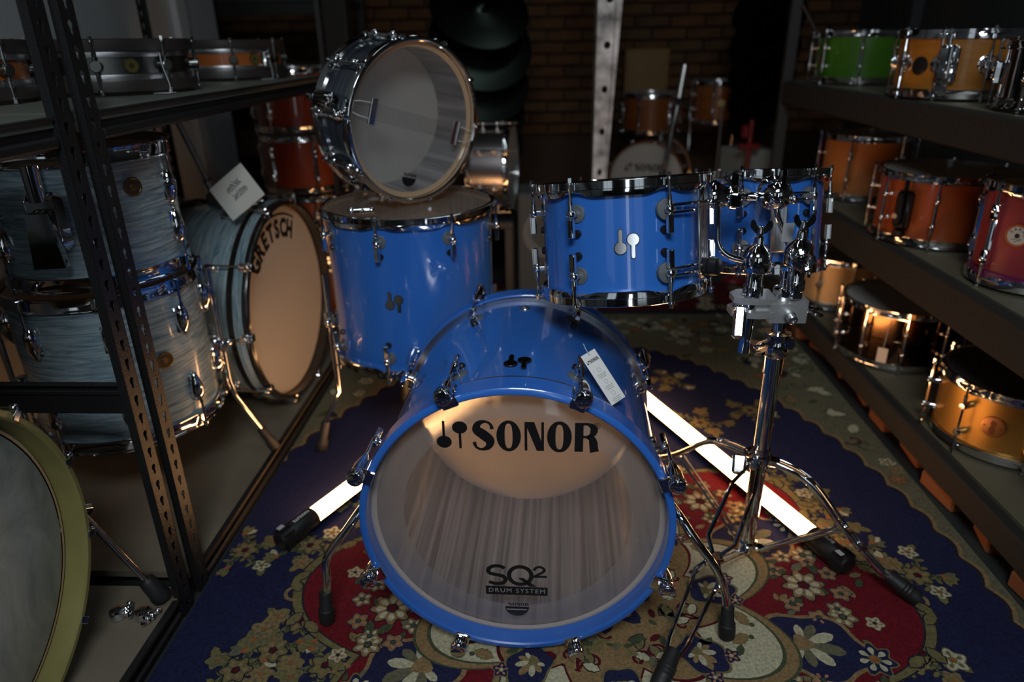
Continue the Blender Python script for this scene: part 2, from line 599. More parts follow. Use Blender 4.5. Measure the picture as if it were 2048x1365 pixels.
band_poly(.2, 3.38, 'sage', 0)
band_poly(2.98, 3.38, 'wine', 1)
band_poly(2.94, 2.99, 'dark', 2)
fx = lobed(1.0, 90, .022, .85, 1.42, 0.0, 1.12)
clampx = lambda p: (min(max(p[0], -.76), 1.02), p[1])
poly([clampx((RC[0] + (p[0] - RC[0]) * 1.022, RC[1] + (p[1] - RC[1]) * 1.016)) for p in curve_pts(fx, 700)], 'tan', 2)
poly([clampx((RC[0] + (p[0] - RC[0]) * 1.010, RC[1] + (p[1] - RC[1]) * 1.008)) for p in curve_pts(fx, 700)], 'dark', 3)
poly([clampx(p) for p in curve_pts(fx, 700)], 'navy', 4)
rr = random.Random(3)
for k in range(900):
    x, y = rr.uniform(-.74, 1.0), rr.uniform(1.2, 2.93)
    if hypot((x - RC[0]) / (.85 if x > RC[0] else .952), (y - RC[1]) / 1.42) > 1.05:
        q = rr.random()
        if q < .35:
            flower(x, y, rr.uniform(.016, .028), rr.choice(['cream', 'tan', 'white', 'rust']), 'olive', 'green', 5, 5, rr.uniform(0, 6), 'rose')
        elif q < .8:
            leaf(x, y, rr.uniform(0, 6.3), rr.uniform(.04, .07), rr.choice(['green', 'cream', 'dark', 'green', 'cream']), 3, rr.choice(['dark', 'cream', 'olive']))
        else:
            scroll(x, y, rr.uniform(0, 6), .06, .008, rr.choice(['cream', 'green', 'wine']), 4, rr.choice([-1, 1]))
for k in range(60):
    x, y = rr.uniform(-.7, .98), rr.uniform(3.02, 3.34)
    flower(x, y, rr.uniform(.02, .04), rr.choice(['cream', 'green', 'navy']), 'tan', 'dark', 3, 6, rr.uniform(0, 6), 'rose')
# sprays of flowers on the navy field


def spray(ex, ey, a0, big):
    for br in range(5):
        t = a0 + br * 1.26 + rr.uniform(-.25, .25)
        L = rr.uniform(.055, .09) * big
        pts = [(ex + cos(t + .6 * u) * L * u, ey + sin(t + .6 * u) * L * u) for u in [i / 6 for i in range(7)]]
        stroke(pts, .0045, 'olive', 5)
        for u in (2, 4):
            leaf(*pts[u], t + 1.1, .022, 'green', 6, 'olive')
            leaf(*pts[u], t - .7, .020, 'olive', 6, 'dark')
        tip = pts[-1]
        if br % 2 == 0:
            flower(*tip, rr.uniform(.018, .026) * big, rr.choice(['cream', 'olive', 'tan']), rr.choice(['olive', 'sage']), 'olive', 7, 5, t, 'rust')
            leaf(*tip, t, .04 * big, 'olive', 6, 'dark')
        else:
            for dq in (-.9, -.3, .3, .9):
                leaf(*tip, t + dq, .034 * big, rr.choice(['cream', 'olive', 'sage']), 7, 'dark')
            poly(xf(blob(.007, 5, .1, 14), *tip), 'rust', 10)
    flower(ex, ey, .028 * big, 'olive', 'tan', 'dark', 8, 6, a0, 'wine')


SPRAYS = [(-0.719, 1.335), (-0.566, 1.356), (-0.513, 1.116), (-0.543, 1.035), (-0.426, 1.001), (-0.599, 0.985), (0.696, 1.109), (0.752, 1.062), (0.645, 1.012), (0.76, 1.349), (0.849, 1.283), (0.653, 1.642), (0.699, 1.541), (0.706, 1.439), (-0.36, 1.588), (-0.455, 1.519), (0.503, 1.97), (0.459, 2.274), (0.682, 2.054)]
for k, (ex, ey) in enumerate(SPRAYS):
    spray(ex, ey, k * 1.7, .95)
for i in range(16):
    ang = i * 2 * pi / 16 + .16
    ex, ey = RC[0] + .80 * .84 * cos(ang), RC[1] + .80 * 1.25 * sin(ang)
    if hypot(ex - RC[0], ey - RC[1]) > .68 and min(hypot(ex - p[0], ey - p[1]) for p in SPRAYS) > .13:
        spray(ex, ey, ang + 1.2, .9)
# the red medallion with a tan outline, then the cream heart
ring = lobed(.60, 8, .24, 1.0, .98, .2)
for sc, col, lay in ((1.032, 'dark', 9), (1.025, 'olive', 10), (.995, 'dark', 11), (.988, 'red', 12)):
    poly([(RC[0] + (p[0] - RC[0]) * sc, RC[1] + (p[1] - RC[1]) * sc) for p in curve_pts(ring)], col, lay)
heart = lobed(.335, 8, .34, 1.0, 1.0, .2 + pi / 2)
for sc, col, lay in ((1.06, 'green', 20), (1.045, 'tan', 21), (.985, 'green', 22), (.965, 'cream', 23)):
    poly([(RC[0] + (p[0] - RC[0]) * sc, RC[1] + (p[1] - RC[1]) * sc) for p in curve_pts(heart)], col, lay)


def pol(r, t):
    return RC[0] + r * cos(t), RC[1] + r * sin(t)


inner_ = lobed(.235, 8, .30, 1.0, 1.0, .2)
for sc, col, lay in ((1.03, 'wine', 24), (1.0, 'tan', 25)):
    poly([(RC[0] + (p[0] - RC[0]) * sc, RC[1] + (p[1] - RC[1]) * sc) for p in curve_pts(inner_)], col, lay)
# curls along the outline of the medallion
for i in range(64):
    t = i * 2 * pi / 64
    x, y = ring(t)
    a_ = atan2(y - RC[1], x - RC[0])
    leaf(x, y, a_ + (.9 if i % 2 else -.9), .045, 'olive', 12, 'dark')
    if i % 4 == 0:
        scroll(x + .012 * cos(a_), y + .012 * sin(a_), a_ + 2, .05, .008, 'tan', 12, 1 if i % 8 else -1)
for i in range(8):
    t = (i + .5) * pi / 4 + .1
    palmette(*pol(.40, t), t, .125, 'navy', 'cream', 'sage', 'tan', 14)
    flower(*pol(.545, t), .034, 'navy', 'cream', 'olive', 14, 7, t, 'rust')
    for dt in (-.2, .2):
        flower(*pol(.505, t + dt), .026, 'tan', 'cream', 'dark', 14, 6, t, 'green')
        for q in range(3):
            leaf(*pol(.40 + .05 * q, t + dt * (1.25 + .2 * q)), t + dt * 4 + q, .042, rr.choice(['green', 'sage', 'green']), 14, 'wine')
        flower(*pol(.565, t + dt * .9), .016, 'cream', 'rose', 'olive', 14, 5, t, 'dark')
    t2 = i * pi / 4 + .1
    flower(*pol(.455, t2), .040, 'tan', 'cream', 'dark', 14, 8, t2, 'wine')
    for dq, rr_ in ((-.13, .41), (.13, .41), (-.15, .50), (.15, .50), (-.06, .525), (.06, .525), (-.21, .455), (.21, .455)):
        flower(*pol(rr_, t2 + dq), .019, 'tan', rr.choice(['rose', 'cream']), 'navy', 14, 5, t2 + dq, 'green')
    # heart
    palmette(*pol(.225, t2), t2, .065, 'navy', 'cream', 'tan', 'olive', 26)
    for dq in (-.26, .26):
        scroll(*pol(.185, t2 + dq), t2 + dq * 4, .06, .006, 'wine', 26, 1 if dq > 0 else -1)
        for q in range(3):
            leaf(*pol(.13 + .03 * q, t2 + dq * (1 + .2 * q)), t2 + dq * 6 + q * 1.3, .036, ['green', 'olive', 'cream'][q], 26, 'dark')
        leaf(*pol(.285, t2 + dq * .9), t2 + dq * 5, .04, 'tan', 26, 'olive')
        flower(*pol(.29, t2 + dq * .45), .015, 'navy', 'rose', 'tan', 26, 5, t2, 'cream')
        ring2 = ell_(.006, 14)
        poly(xf(ring2, *pol(.315, t2 + dq * 1.3)), 'green', 26)
for k in range(210):
    t, r = rr.uniform(0, 2 * pi), rr.uniform(.36, .58)
    leaf(*pol(r, t), rr.uniform(0, 6.3), rr.uniform(.018, .034), rr.choice(['green', 'green', 'olive', 'tan', 'sage']), 13, 'wine')
for k in range(190):
    t, r = rr.uniform(0, 2 * pi), rr.uniform(.05, .31)
    leaf(*pol(r, t), rr.uniform(0, 6.3), rr.uniform(.016, .034), rr.choice(['tan', 'olive', 'sage', 'green', 'wine']), 26, rr.choice([None, 'olive']))
flower(RC[0], RC[1], .09, 'navy', 'rose', 'tan', 28, 8, 0, 'cream')
rug = rug_mb.build('persian_rug', [RUG[n] for n in RN], smooth=False)
tag(rug, 'navy and red floral persian rug spread under the blue drum kit', 'rug')
# ------------------------------------------------------------------ drum kit of parts

def cyl_geo(p0, p1, r, n):
    m = MB().cyl(p0, p1, r, n=n)
    return m.v, m.f


def bumpf(t, angs, width):
    b = 0.0
    for a in angs:
        d = abs((t - a + pi) % (2 * pi) - pi)
        if d < width:
            b = max(b, .5 + .5 * cos(pi * d / width))
    return b


def hoop_mb(R, style, angs, n=96):
    """hoop whose z=0 is the shell's bearing edge, rim pointing to +z"""
    mb = MB()
    wd = 0.022 / R

    def fn(t):
        b = bumpf(t, angs, wd)
        r0 = R + .0015
        if style == 'triple':
            fl = R + .005 + .011 * b
            return [(r0, -.008), (fl, -.0095), (fl, -.0065), (r0 + .0025, -.005), (r0 + .0025, .009), (r0 + .0075, .0105), (r0 + .0075, .0125), (r0, .0125)]
        if style == 'tall':
            fl = R + .006 + .010 * b
            return [(r0, -.010), (fl, -.0115), (fl, -.008), (r0 + .003, -.006), (r0 + .0035, .016), (r0 + .0085, .0185), (r0 + .0085, .0205), (r0, .0205)]
        if style == 'diecast':
            fl = R + .008 + .008 * b
            return [(r0, -.011), (fl, -.011), (fl, -.002), (r0 + .006, .001), (r0 + .0055, .012), (r0 + .003, .014), (r0 - .003, .0125), (r0, .010)]
        if style == 'scallop':
            b2 = bumpf(t, angs, wd * 1.9)
            zl = -.0115 + .008 * b2
            fl = R + .0125 + .003 * b
            return [(r0, zl + .001), (r0 + .009, zl), (fl, -.002), (fl, .001), (r0 + .010, .002), (r0 + .010, .015), (r0 + .0075, .0168), (r0 + .001, .0168), (r0 - .002, .013)]
        return [(r0, -.014), (r0 + .009, -.014), (r0 + .0095, -.012), (r0 + .0095, .009), (r0 + .007, .011), (r0 + .001, .011)]   # wood
    mb.lathe(None, n, 0, None, True, fn=fn)
    return mb


def rod_mb(x, z0, z1, r=.0028, head=True):
    mb = MB().cyl((x, 0, z0), (x, 0, z1), r, n=8)
    mb.cyl((x, 0, z0 - .002), (x, 0, z0 + .016), r * 1.5, n=8)
    if head:
        mb.cyl((x, 0, z1 - .001), (x, 0, z1 + .003), .0062, n=10)
        mb.cyl((x, 0, z1 + .003), (x, 0, z1 + .011), .0042, n=4)
    return mb


def lug_half(style, R):
    """half lug near an edge; origin on the shell surface at the lug post, z points to the edge, x outward.
    returns (lug mb, extra parts [(name, mb, material)], rod x, distance of post below the edge)"""
    if style == 'mallet':
        m = MB()
        m.turn((-.002, 0, 0), (1, 0, 0), [(0, 0), (0, .006), (.019, .0055), (.019, 0)], 14)
        m.ball((.020, 0, 0), .0088, 16)
        m.cyl((.020, 0, .002), (.020, 0, .016), .0048, n=12)
        m.box((.021, 0, -.025), (.010, .0115, .034), bev=.0015)
        for k in (-.003, 0, .003):
            m.box((.0265, k, -.025), (.0012, .0012, .033))
        pad = MB().turn((-.003, 0, 0), (1, 0, 0), [(0, 0), (0, .0165), (.005, .0165), (.0058, .0155), (.0058, .012), (.0052, .0115), (.0052, 0)], 28)
        btn = MB().turn((-.003, 0, -.036), (1, 0, -.036), [(0, 0), (0, .0078), (.008, .0075), (.010, .006), (.010, 0)], 18)
        return m, [('rubber_pad', pad, RUBG), ('rubber_button', btn, BLKP)], .020, .040
    if style == 'teardrop':
        m = MB()
        T = TR(.004, 0, -.012) @ Matrix.Diagonal((1, 1, 1, 1))
        pr = [(.0001, .022), (.007, .021), (.0115, .012), (.0125, .002), (.011, -.012), (.007, -.026), (.0025, -.034), (.0001, -.036)]
        m.lathe([(r * 1.3, z * 1.35) for r, z in pr], 18, 0, T @ Matrix.Diagonal((1.2, 1, 1, 1)))
        m.box((0, 0, -.018), (.008, .030, .066), bev=.003)
        m.cyl((.013, 0, .002), (.013, 0, .014), .005, n=10)
        return m, [], .013, .062
    # plain block
    m = MB().box((.008, 0, -.012), (.018, .018, .042), bev=.004)
    m.ball((.016, 0, -.026), .006, 10)
    return m, [], .012, .045


def lug_full(style, H):
    """lug running between both edges; origin mid shell"""
    m = MB()
    if style == 'tube':
        for s in (-1, 1):
            m.turn((-.002, 0, s * H * .17), (1, 0, s * H * .17), [(0, 0), (0, .008), (.006, .0075), (.008, .0055), (.022, .0055), (.022, 0)], 12)
            m.ball((.021, 0, s * H * .17), .0085, 12)
        m.cyl((.021, 0, -H * .27), (.021, 0, H * .27), .0055, n=12)
        return m, .021, H * .27
    if style == 'turret':
        m.turn((-.003, 0, 0), (1, 0, 0), [(0, 0), (0, .025), (.006, .0245), (.007, .0215), (.010, .021), (.0105, .017), (.0135, .0165), (.014, .0125), (.017, .012), (.0175, .007), (.0165, .005), (.0165, 0)], 28)
        m.cyl((.010, 0, -.034), (.010, 0, .034), .0055, n=12)
        return m, .010, .034
    if style == 'disc':
        m.turn((-.003, 0, 0), (1, 0, 0), [(0, 0), (0, .0125), (.022, .0125), (.0235, .011), (.0235, 0)], 22)
        m.cyl((.013, 0, -.02), (.013, 0, .02), .0042, n=10)
        return m, .013, .02
    if style == 'peg':
        for s in (-1, 1):
            m.turn((-.002, 0, s * H * .2), (1, 0, s * H * .2), [(0, 0), (0, .009), (.034, .009), (.036, .0075), (.036, 0)], 16)
        m.cyl((.026, 0, -H * .3), (.026, 0, H * .3), .0032, n=8)
        return m, .026, H * .3
    # long cast lug
    m.box((.006, 0, 0), (.016, .018, H * .62), bev=.004)
    for s in (-1, 1):
        m.box((.011, 0, s * H * .22), (.018, .021, H * .16), bev=.005)
        m.ball((.017, 0, s * H * .24), .0085, 12)
    m.cyl((.013, 0, -H * .32), (.013, 0, H * .32), .005, n=10)
    return m, .013, H * .32


def drum(name, label, cat, M, R, H, n=8, lug='tube', hoop='triple', wrap=BLUE, inner=PLY, top=HEADW, bot=HEADW, phase=0.0, hoopm=CH, lugm=CH, rodm=CH, group=None, seg=72, only=None, edge=.007):
    """drum with its axis on local z and z=0 at the bottom hoop's rim; returns root"""
    root = thing(name, label, cat, matrix=M, group=group)
    hz = {'tall': .0205, 'triple': .0125, 'diecast': .014, 'scallop': .0168, 'wood': .011}[hoop]
    z0, z1 = hz, H - hz
    MB().lathe([(R, z0), (R, z1), (R - .0015, z1 + .001), (R - edge, z1 - .003), (R - edge, z0 + .003), (R - .0015, z0 - .001)], seg, [0, 2, 2, 1, 2, 2], None, True).build('shell', [wrap, inner, PLY], root)
    half = lug in ('mallet', 'teardrop', 'block')
    angs = [phase + 2 * pi * i / n for i in range(n)]
    hp = hoop_mb(R, hoop, angs, seg).build('hoop', hoopm, root, (0, 0, z1))
    o = link('hoop', hp.data, root, (0, 0, z0), (pi, 0, 0))
    if abs(sin(2 * phase)) > 1e-6 or True:
        o.rotation_euler = (pi, 0, 0)
        # mirrored hoop: angles run the other way, so turn it to put the ears back on the lugs
        o.rotation_euler = (Matrix.Rotation(2 * phase, 3, 'Z') @ Matrix.Rotation(pi, 3, 'X')).to_euler() if True else (pi, 0, 0)
    if hoop == 'wood':
        fr = MB().lathe([(R + .0005, -.027), (R + .0045, -.027), (R + .0055, -.020), (R + .0045, -.014), (R + .0005, -.014)], seg, 0, None, True)
        fr.build('flesh_ring', ALU, root, (0, 0, z1))
        link('flesh_ring', bpy.data.objects[fr_name(root, 'flesh_ring')].data, root, (0, 0, z0), (pi, 0, 0))
    zt = z1 + .002
    if top:
        MB().lathe([(.0005, zt), (R * .5, zt), (R - .003, zt), (R + .001, zt - .004), (R + .001, zt - .008)], seg).build('batter_head', top, root)
    if bot:
        zb = z0 - .002
        MB().lathe([(R + .001, zb + .008), (R + .001, zb + .004), (R - .003, zb), (R * .5, zb), (.0005, zb)], seg).build('resonant_head', bot, root)
    if half:
        lm, extra, rx, d = lug_half(lug, R)
        rodl = d + hz
        r_me = l_me = None
        ex_me = []
        for s in (1, -1):
            for a in angs:
                if only and not only(a, s):
                    continue
                Z = z1 - d if s > 0 else z0 + d
                eul = (RZ(a) @ (RX(0) if s > 0 else RX(pi))).to_euler()
                if l_me is None:
                    lo = lm.build('lug', lugm, root)
                    l_me = lo.data
                    ro = rod_mb(rx, .008, rodl - .004).build('tension_rod', rodm, lo)
                    r_me = ro.data
                    for nm_, mb_, mt_ in extra:
                        eo = mb_.build(nm_, mt_, lo)
                        ex_me.append((nm_, eo.data))
                else:
                    lo = link('lug', l_me, root)
                    link('tension_rod', r_me, lo)
                    for nm_, me_ in ex_me:
                        link(nm_, me_, lo)
                lo.location = (R * cos(a), R * sin(a), Z)
                lo.rotation_euler = eul
    else:
        lm, rx, zz = lug_full(lug, H)
        l_me = None
        for a in angs:
            if only and not only(a, 0):
                continue
            if l_me is None:
                lo = lm.build('lug', lugm, root)
                l_me = lo.data
                ro = rod_mb(rx, zz - .004, H / 2 - .006).build('tension_rod', rodm, lo)
                r_me = ro.data
            else:
                lo = link('lug', l_me, root)
                link('tension_rod', r_me, lo)
            link('tension_rod', r_me, lo, None, (pi, 0, 0))
            lo.location = (R * cos(a), R * sin(a), H / 2)
            lo.rotation_euler = (0, 0, a)
    return root


def fr_name(root, nm):
    for c in root.children:
        if c.name.split('.')[0] == nm:
            return c.name
    # children lists lag until an update: search by parent
    for o in bpy.data.objects:
        if o.parent == root and o.name.split('.')[0] == nm:
            return o.name


def surf(R, a, z, off=0.0):
    """matrix on a shell: local z outward, local y along the drum axis"""
    return RZ(a) @ TR(R + off, 0, z) @ Matrix(((0, 0, 1, 0), (1, 0, 0, 0), (0, 1, 0, 0), (0, 0, 0, 1)))


def mallets(root, M, s, name='badge'):
    """two chrome mallets side by side, one upside down, with dark rims"""
    def shape(k, r, w, L):
        pts = []
        a0 = math.asin(w / r)
        for i in range(25):
            t = -pi / 2 + a0 + (2 * pi - 2 * a0) * i / 24
            pts.append((r * cos(t), r * sin(t)))
        pts += [(-w, -L + w), (-w * .7, -L + w * .3), (0, -L), (w * .7, -L + w * .3), (w, -L + w)]
        return [(x * k, y * k) for x, y in pts]
    for sx, sg in ((-1, -1), (1, 1)):
        T = M @ TR(sx * .155 * s, sg * .10 * s, 0) @ Matrix.Diagonal((sg, sg, 1, 1))
        sh = [(x, y + .0) for x, y in shape(s, .145, .045, .46)]
        mb = MB().prism([(x * 1.0, y) for x, y in shape(s, .165, .062, .48)], .0018, 1, T)
        mb.prism(sh, .003, 0, T)
        mb.build(name, [mat('satin_badge_chrome', (.62, .62, .64), .10, 1.0), BLKP], root, sharp=30)


def badge_disc(root, M, r, mats, name='badge', sx=1.0):
    mb = MB().lathe([(.0004, .0026), (r * .3, .0026), (r * .34, .0018), (r * .8, .0018), (r * .84, .0026), (r * .96, .0024), (r, .0005), (r, -.004)], 32, [1, 1, 0, 1, 1, 1, 1], M @ Matrix.Diagonal((sx, 1, 1, 1)))
    return mb.build(name, mats, root)


def up_at(x, y, z, a=0.0):
    return TR(x, y, z) @ RZ(a)


# ------------------------------------------------------------------ the blue kit: bass drum
BR, BL = .2794, .515
BM = TR(-.0355, 1.5561, .3050) @ RZ(-.025) @ RX(pi / 2)
bass = thing('bass_drum', 'large blue lacquered bass drum with clear front head, standing on the rug', 'drum', matrix=BM)
hd = .046      # hoop depth
z0, z1 = hd, BL - hd
MB().lathe([(BR, z0 - .004), (BR, z1 + .004), (BR - .008, z1 + .004), (BR - .008, z0 - .004)], 128, [0, 1, 1, 1], None, True).build('shell', [BLUE, VEN], bass)
bhf = MB().lathe([(.2765, .004), (.2768, .044), (.2795, .0468), (.2870, .0470), (.2906, .0442), (.2912, .002), (.288, 0), (.2805, 0)], 160, 0, None, True).build('front_hoop', BLUEH, bass, (0, 0, BL - .047))
bhr = link('rear_hoop', bhf.data, bass, (0, 0, .047), (pi, 0, 0))
rim = MB().lathe([(.2796, -.004), (.2862, -.004), (.2884, -.002), (.2888, .002), (.2880, .006), (.2796, .006)], 128, 0, None, True)
fr_ = rim.build('head_rim', ALU, bass, (0, 0, BL - .047 - .006))
link('head_rim', fr_.data, bass, (0, 0, .047 + .004))
hz = BL - .038
MB().lathe([(.0004, hz), (.12, hz), (.2685, hz), (.2762, hz - .006)], 128).build('front_head', HEADC, bass)
MB().lathe([(.2655, hz + .0004), (.2765, hz - .004), (.2778, hz + .002), (.272, hz + .0035)], 128, 0, None, True).build('head_collar', mat('collar_resin', (0.36, 0.31, 0.29), 0.35), bass)
MB().lathe([(.2145, hz - .0016), (.266, hz - .0016)], 128).build('muffle_ring', HEADM, bass)
MB().lathe([(.0004, .0376), (.2685, .0376), (.2762, .0440), (.2762, .0446), (.2685, .0382), (.0004, .0382)], 128).build('rear_head', HEADR, bass)
# lettering on the front head


def ell(cx, cy, rx, ry, k=40, p=2.0):
    r = []
    for i in range(k):
        t = 2 * pi * i / k
        c, s_ = cos(t), sin(t)
        r.append((cx + rx * math.copysign(abs(c) ** (2 / p), c), cy + ry * math.copysign(abs(s_) ** (2 / p), s_)))
    return r


def ring_poly(mb, o, i, T, mi=0):
    n = len(o)
    mb.add([(x, y, 0) for x, y in o] + [(x, y, 0) for x, y in i], [(k, (k + 1) % n, n + (k + 1) % n, n + k) for k in range(n)], mi, T)


def fat_stroke(mb, pts, ws, T, mi=0):
    n = len(pts)
    L, R_ = [], []
    for i in range(n):
        x0, y0 = pts[max(i - 1, 0)]
        x1, y1 = pts[min(i + 1, n - 1)]
        d = hypot(x1 - x0, y1 - y0) or 1
        nx, ny = -(y1 - y0) / d * ws[i] / 2, (x1 - x0) / d * ws[i] / 2
        L.append((pts[i][0] + nx, pts[i][1] + ny, 0))
        R_.append((pts[i][0] - nx, pts[i][1] - ny, 0))
    mb.add(L + R_, [(i, i + 1, n + i + 1, n + i) for i in range(n - 1)], mi, T)


def spline(P, k=8):
    out = []
    for i in range(len(P) - 1):
        p0, p1, p2, p3 = P[max(i - 1, 0)], P[i], P[i + 1], P[min(i + 2, len(P) - 1)]
        for j in range(k):
            t = j / k
            out.append(tuple(.5 * (2 * b + (c - a) * t + (2 * a - 5 * b + 4 * c - d) * t * t + (3 * b - a - 3 * c + d) * t ** 3) for a, b, c, d in zip(p0, p1, p2, p3)))
    out.append(tuple(P[-1]))
    return out


def word_sonor(mb, T, mi=0):
    """the five fat-thin capitals, cap height 1, from x=0 to about 3.9"""
    P = spline([(.66, .73, .13), (.60, .90, .09), (.42, .985, .09), (.20, .90, .20), (.15, .70, .30), (.36, .53, .34), (.57, .33, .32), (.52, .11, .20), (.30, .015, .09), (.12, .09, .09), (.05, .27, .13)], 7)
    fat_stroke(mb, [(p[0], p[1]) for p in P], [p[2] for p in P], T, mi)
    for ox in (1.20, 2.87):
        ring_poly(mb, ell(ox, .5, .405, .54), ell(ox, .5, .130, .43, p=2.6), T, mi)
    n0 = 1.725
    mb.add([(n0 + x, y, 0) for x, y in [(0, 0), (.09, 0), (.09, 1), (0, 1)]], [(0, 1, 2, 3)], mi, T)
    mb.add([(n0 + x, y, 0) for x, y in [(.09, 1), (.32, 1), (.55, .34), (.55, 0), (.40, 0), (.09, .78)]], [(0, 5, 4, 3, 2, 1)], mi, T)
    mb.add([(n0 + x, y, 0) for x, y in [(.55, 0), (.64, 0), (.64, 1), (.55, 1)]], [(0, 1, 2, 3)], mi, T)
    r0 = 3.37
    mb.add([(r0 + x, y, 0) for x, y in [(0, 0), (.28, 0), (.28, 1), (0, 1)]], [(0, 1, 2, 3)], mi, T)
    B = spline([(.26, .96, .09), (.42, .955, .10), (.58, .86, .20), (.62, .74, .25), (.56, .60, .18), (.42, .525, .09), (.26, .52, .09)], 6)
    fat_stroke(mb, [(r0 + p[0], p[1]) for p in B], [p[2] for p in B], T, mi)
    L_ = spline([(.40, .53, .12), (.55, .46, .22), (.61, .32, .28), (.63, .14, .28), (.66, 0.0, .30)], 6)
    fat_stroke(mb, [(r0 + p[0], p[1]) for p in L_], [p[2] for p in L_], T, mi)


def mallet_print(mb, T, s, mi=0):
    for sx, sg in ((-1, -1), (1, 1)):
        T2 = T @ TR(sx * .26 * s, 0, 0) @ Matrix.Diagonal((sg, sg, 1, 1))
        mb.add([(x, y, 0) for x, y in ell(0, .27 * s, .245 * s, .225 * s, 28)], [tuple(range(28))], mi, T2)
        mb.add([(x * s, y * s, 0) for x, y in [(-.04, .1), (-.04, -.5), (.04, -.5), (.04, .1)]], [(0, 1, 2, 3)], mi, T2)


hf = hz + .0006
lg = MB()
word_sonor(lg, TR(-.077, .1475, hf) @ Matrix.Diagonal((.0541, .059, 1, 1)))
mallet_print(lg, TR(-.114, .1775, hf), .056)
lg.text('®', .017, TR(.1435, .200, hf))
lg.build('maker_lettering', INK, bass, smooth=False)
lg = MB()
Q = spline([(.80, .86, .17), (.62, .97, .17), (.35, .97, .18), (.14, .82, .18), (.16, .60, .18), (.42, .51, .18), (.72, .43, .18), (.84, .24, .18), (.70, .05, .18), (.40, .01, .17), (.14, .10, .17)], 6)
sq = TR(-.063, -.160, hf) @ Matrix.Diagonal((.047, .045, 1, 1))
fat_stroke(lg, [(p[0], p[1]) for p in Q], [p[2] for p in Q], sq)
ring_poly(lg, ell(1.45, .49, .56, .575), ell(1.45, .49, .38, .39), sq)
lg.add([(1.35, .36, 0), (1.60, .36, 0), (2.12, -.1, 0), (1.82, -.1, 0)], [(0, 1, 2, 3)], 0, sq)
Q = spline([(2.02, .78, .12), (2.10, .93, .12), (2.28, .99, .12), (2.44, .88, .12), (2.42, .74, .12), (2.24, .60, .12), (2.05, .46, .12)], 6)
fat_stroke(lg, [(p[0], p[1]) for p in Q], [p[2] for p in Q], sq)
lg.add([(1.98, .40, 0), (2.56, .40, 0), (2.56, .52, 0), (1.98, .52, 0)], [(0, 1, 2, 3)], 0, sq)
lg.add([(-.0635, -.187, hf), (.0590, -.187, hf), (.0590, -.166, hf), (-.0635, -.166, hf)], [(0, 1, 2, 3)])
lg.text('DRUM SYSTEM', .0148, TR(-.002, -.1765, hf + .0003), 1, spacing=1.22)
n_ = 25
lg.add([(-.002 + .024 * cos(-pi * i / (n_ - 1)), -.217 + .024 * sin(-pi * i / (n_ - 1)), hf) for i in range(n_)], [tuple(range(n_))])
word_sonor(lg, TR(-.0195, -.2145, hf) @ Matrix.Diagonal((.0099, .0075, 1, 1)))
lg.add([(-.023, -.2225, hf + .0003), (.018, -.2225, hf + .0003), (.017, -.2255, hf + .0003), (-.022, -.2255, hf + .0003)], [(0, 1, 2, 3)], 1)
lg.build('series_lettering', [INK, mat('pale_print', (.3, .3, .3), .6)], bass, smooth=False)
# lugs, claws and tension rods, eight at each end
lm, extra, rx, d_ = lug_half('mallet', BR)
claw = MB()
# hook over the hoop, bullet body and knurled key knob; frame: x outward from hoop radius, z toward the front, z=0 at hoop front
claw.box((-.003, 0, .0028), (.026, .030, .0056), bev=.0018)
claw.box((.0035, 0, -.018), (.005, .028, .040), bev=.002)
claw.turn((.0145, 0, .024), (.0145, 0, -1), [(0, 0), (0, .0115), (.0012, .0140), (.005, .0143), (.006, .0152), (.017, .0152), (.018, .0146), (.022, .0142), (.042, .0132), (.062, .0095), (.080, .0052), (.085, .0036), (.085, 0)], 26)
for i in range(26):
    a = 2 * pi * i / 26
    claw.box((.0145 + .0150 * cos(a), .0150 * sin(a), .0125), (.0015, .0015, .011), 0)
claw_me = lug_me = rod_me = None
for end in (1, -1):
    for k in range(8):
        a = pi / 2 + (k + .5) * pi / 4
        X = RX(0) if end > 0 else RX(pi)
        zl = z1 - .068 if end > 0 else z0 + .068
        ze = BL if end > 0 else 0
        if lug_me is None:
            lo = lm.build('lug', CH, bass)
            lug_me = lo.data
            em = []
            for nm_, mb_, mt_ in extra:
                em.append((nm_, mb_.build(nm_, mt_, lo).data))
            co = claw.build('claw', CH, bass)
            claw_me = co.data
            ro = MB().cyl((.0145, 0, -.115), (.0145, 0, -.055), .0032, n=8).build('tension_rod', CH, co)
            rod_me = ro.data
        else:
            lo = link('lug', lug_me, bass)
            for nm_, me_ in em:
                link(nm_, me_, lo)
            co = link('claw', claw_me, bass)
            link('tension_rod', rod_me, co)
        lo.location = (BR * cos(a), BR * sin(a), zl)
        lo.rotation_euler = (RZ(a) @ X).to_euler()
        co.location = (.2905 * cos(a), .2905 * sin(a), ze)
        co.rotation_euler = (RZ(a) @ X).to_euler()
# badge and vent on top of the shell
mallets(bass, RZ(pi / 2) @ TR(BR + .0005, 0, BL - .128) @ Matrix(((0, 0, 1, 0), (-1, 0, 0, 0), (0, -1, 0, 0), (0, 0, 0, 1))) @ RZ(pi), .080)
MB().lathe([(.003, .001), (.006, .0025), (.010, .003), (.0115, .001), (.0115, -.003)], 24, 0, RZ(pi / 2) @ TR(BR, 0, BL - .412) @ RY(pi / 2)).build('vent_grommet', ALU, bass)
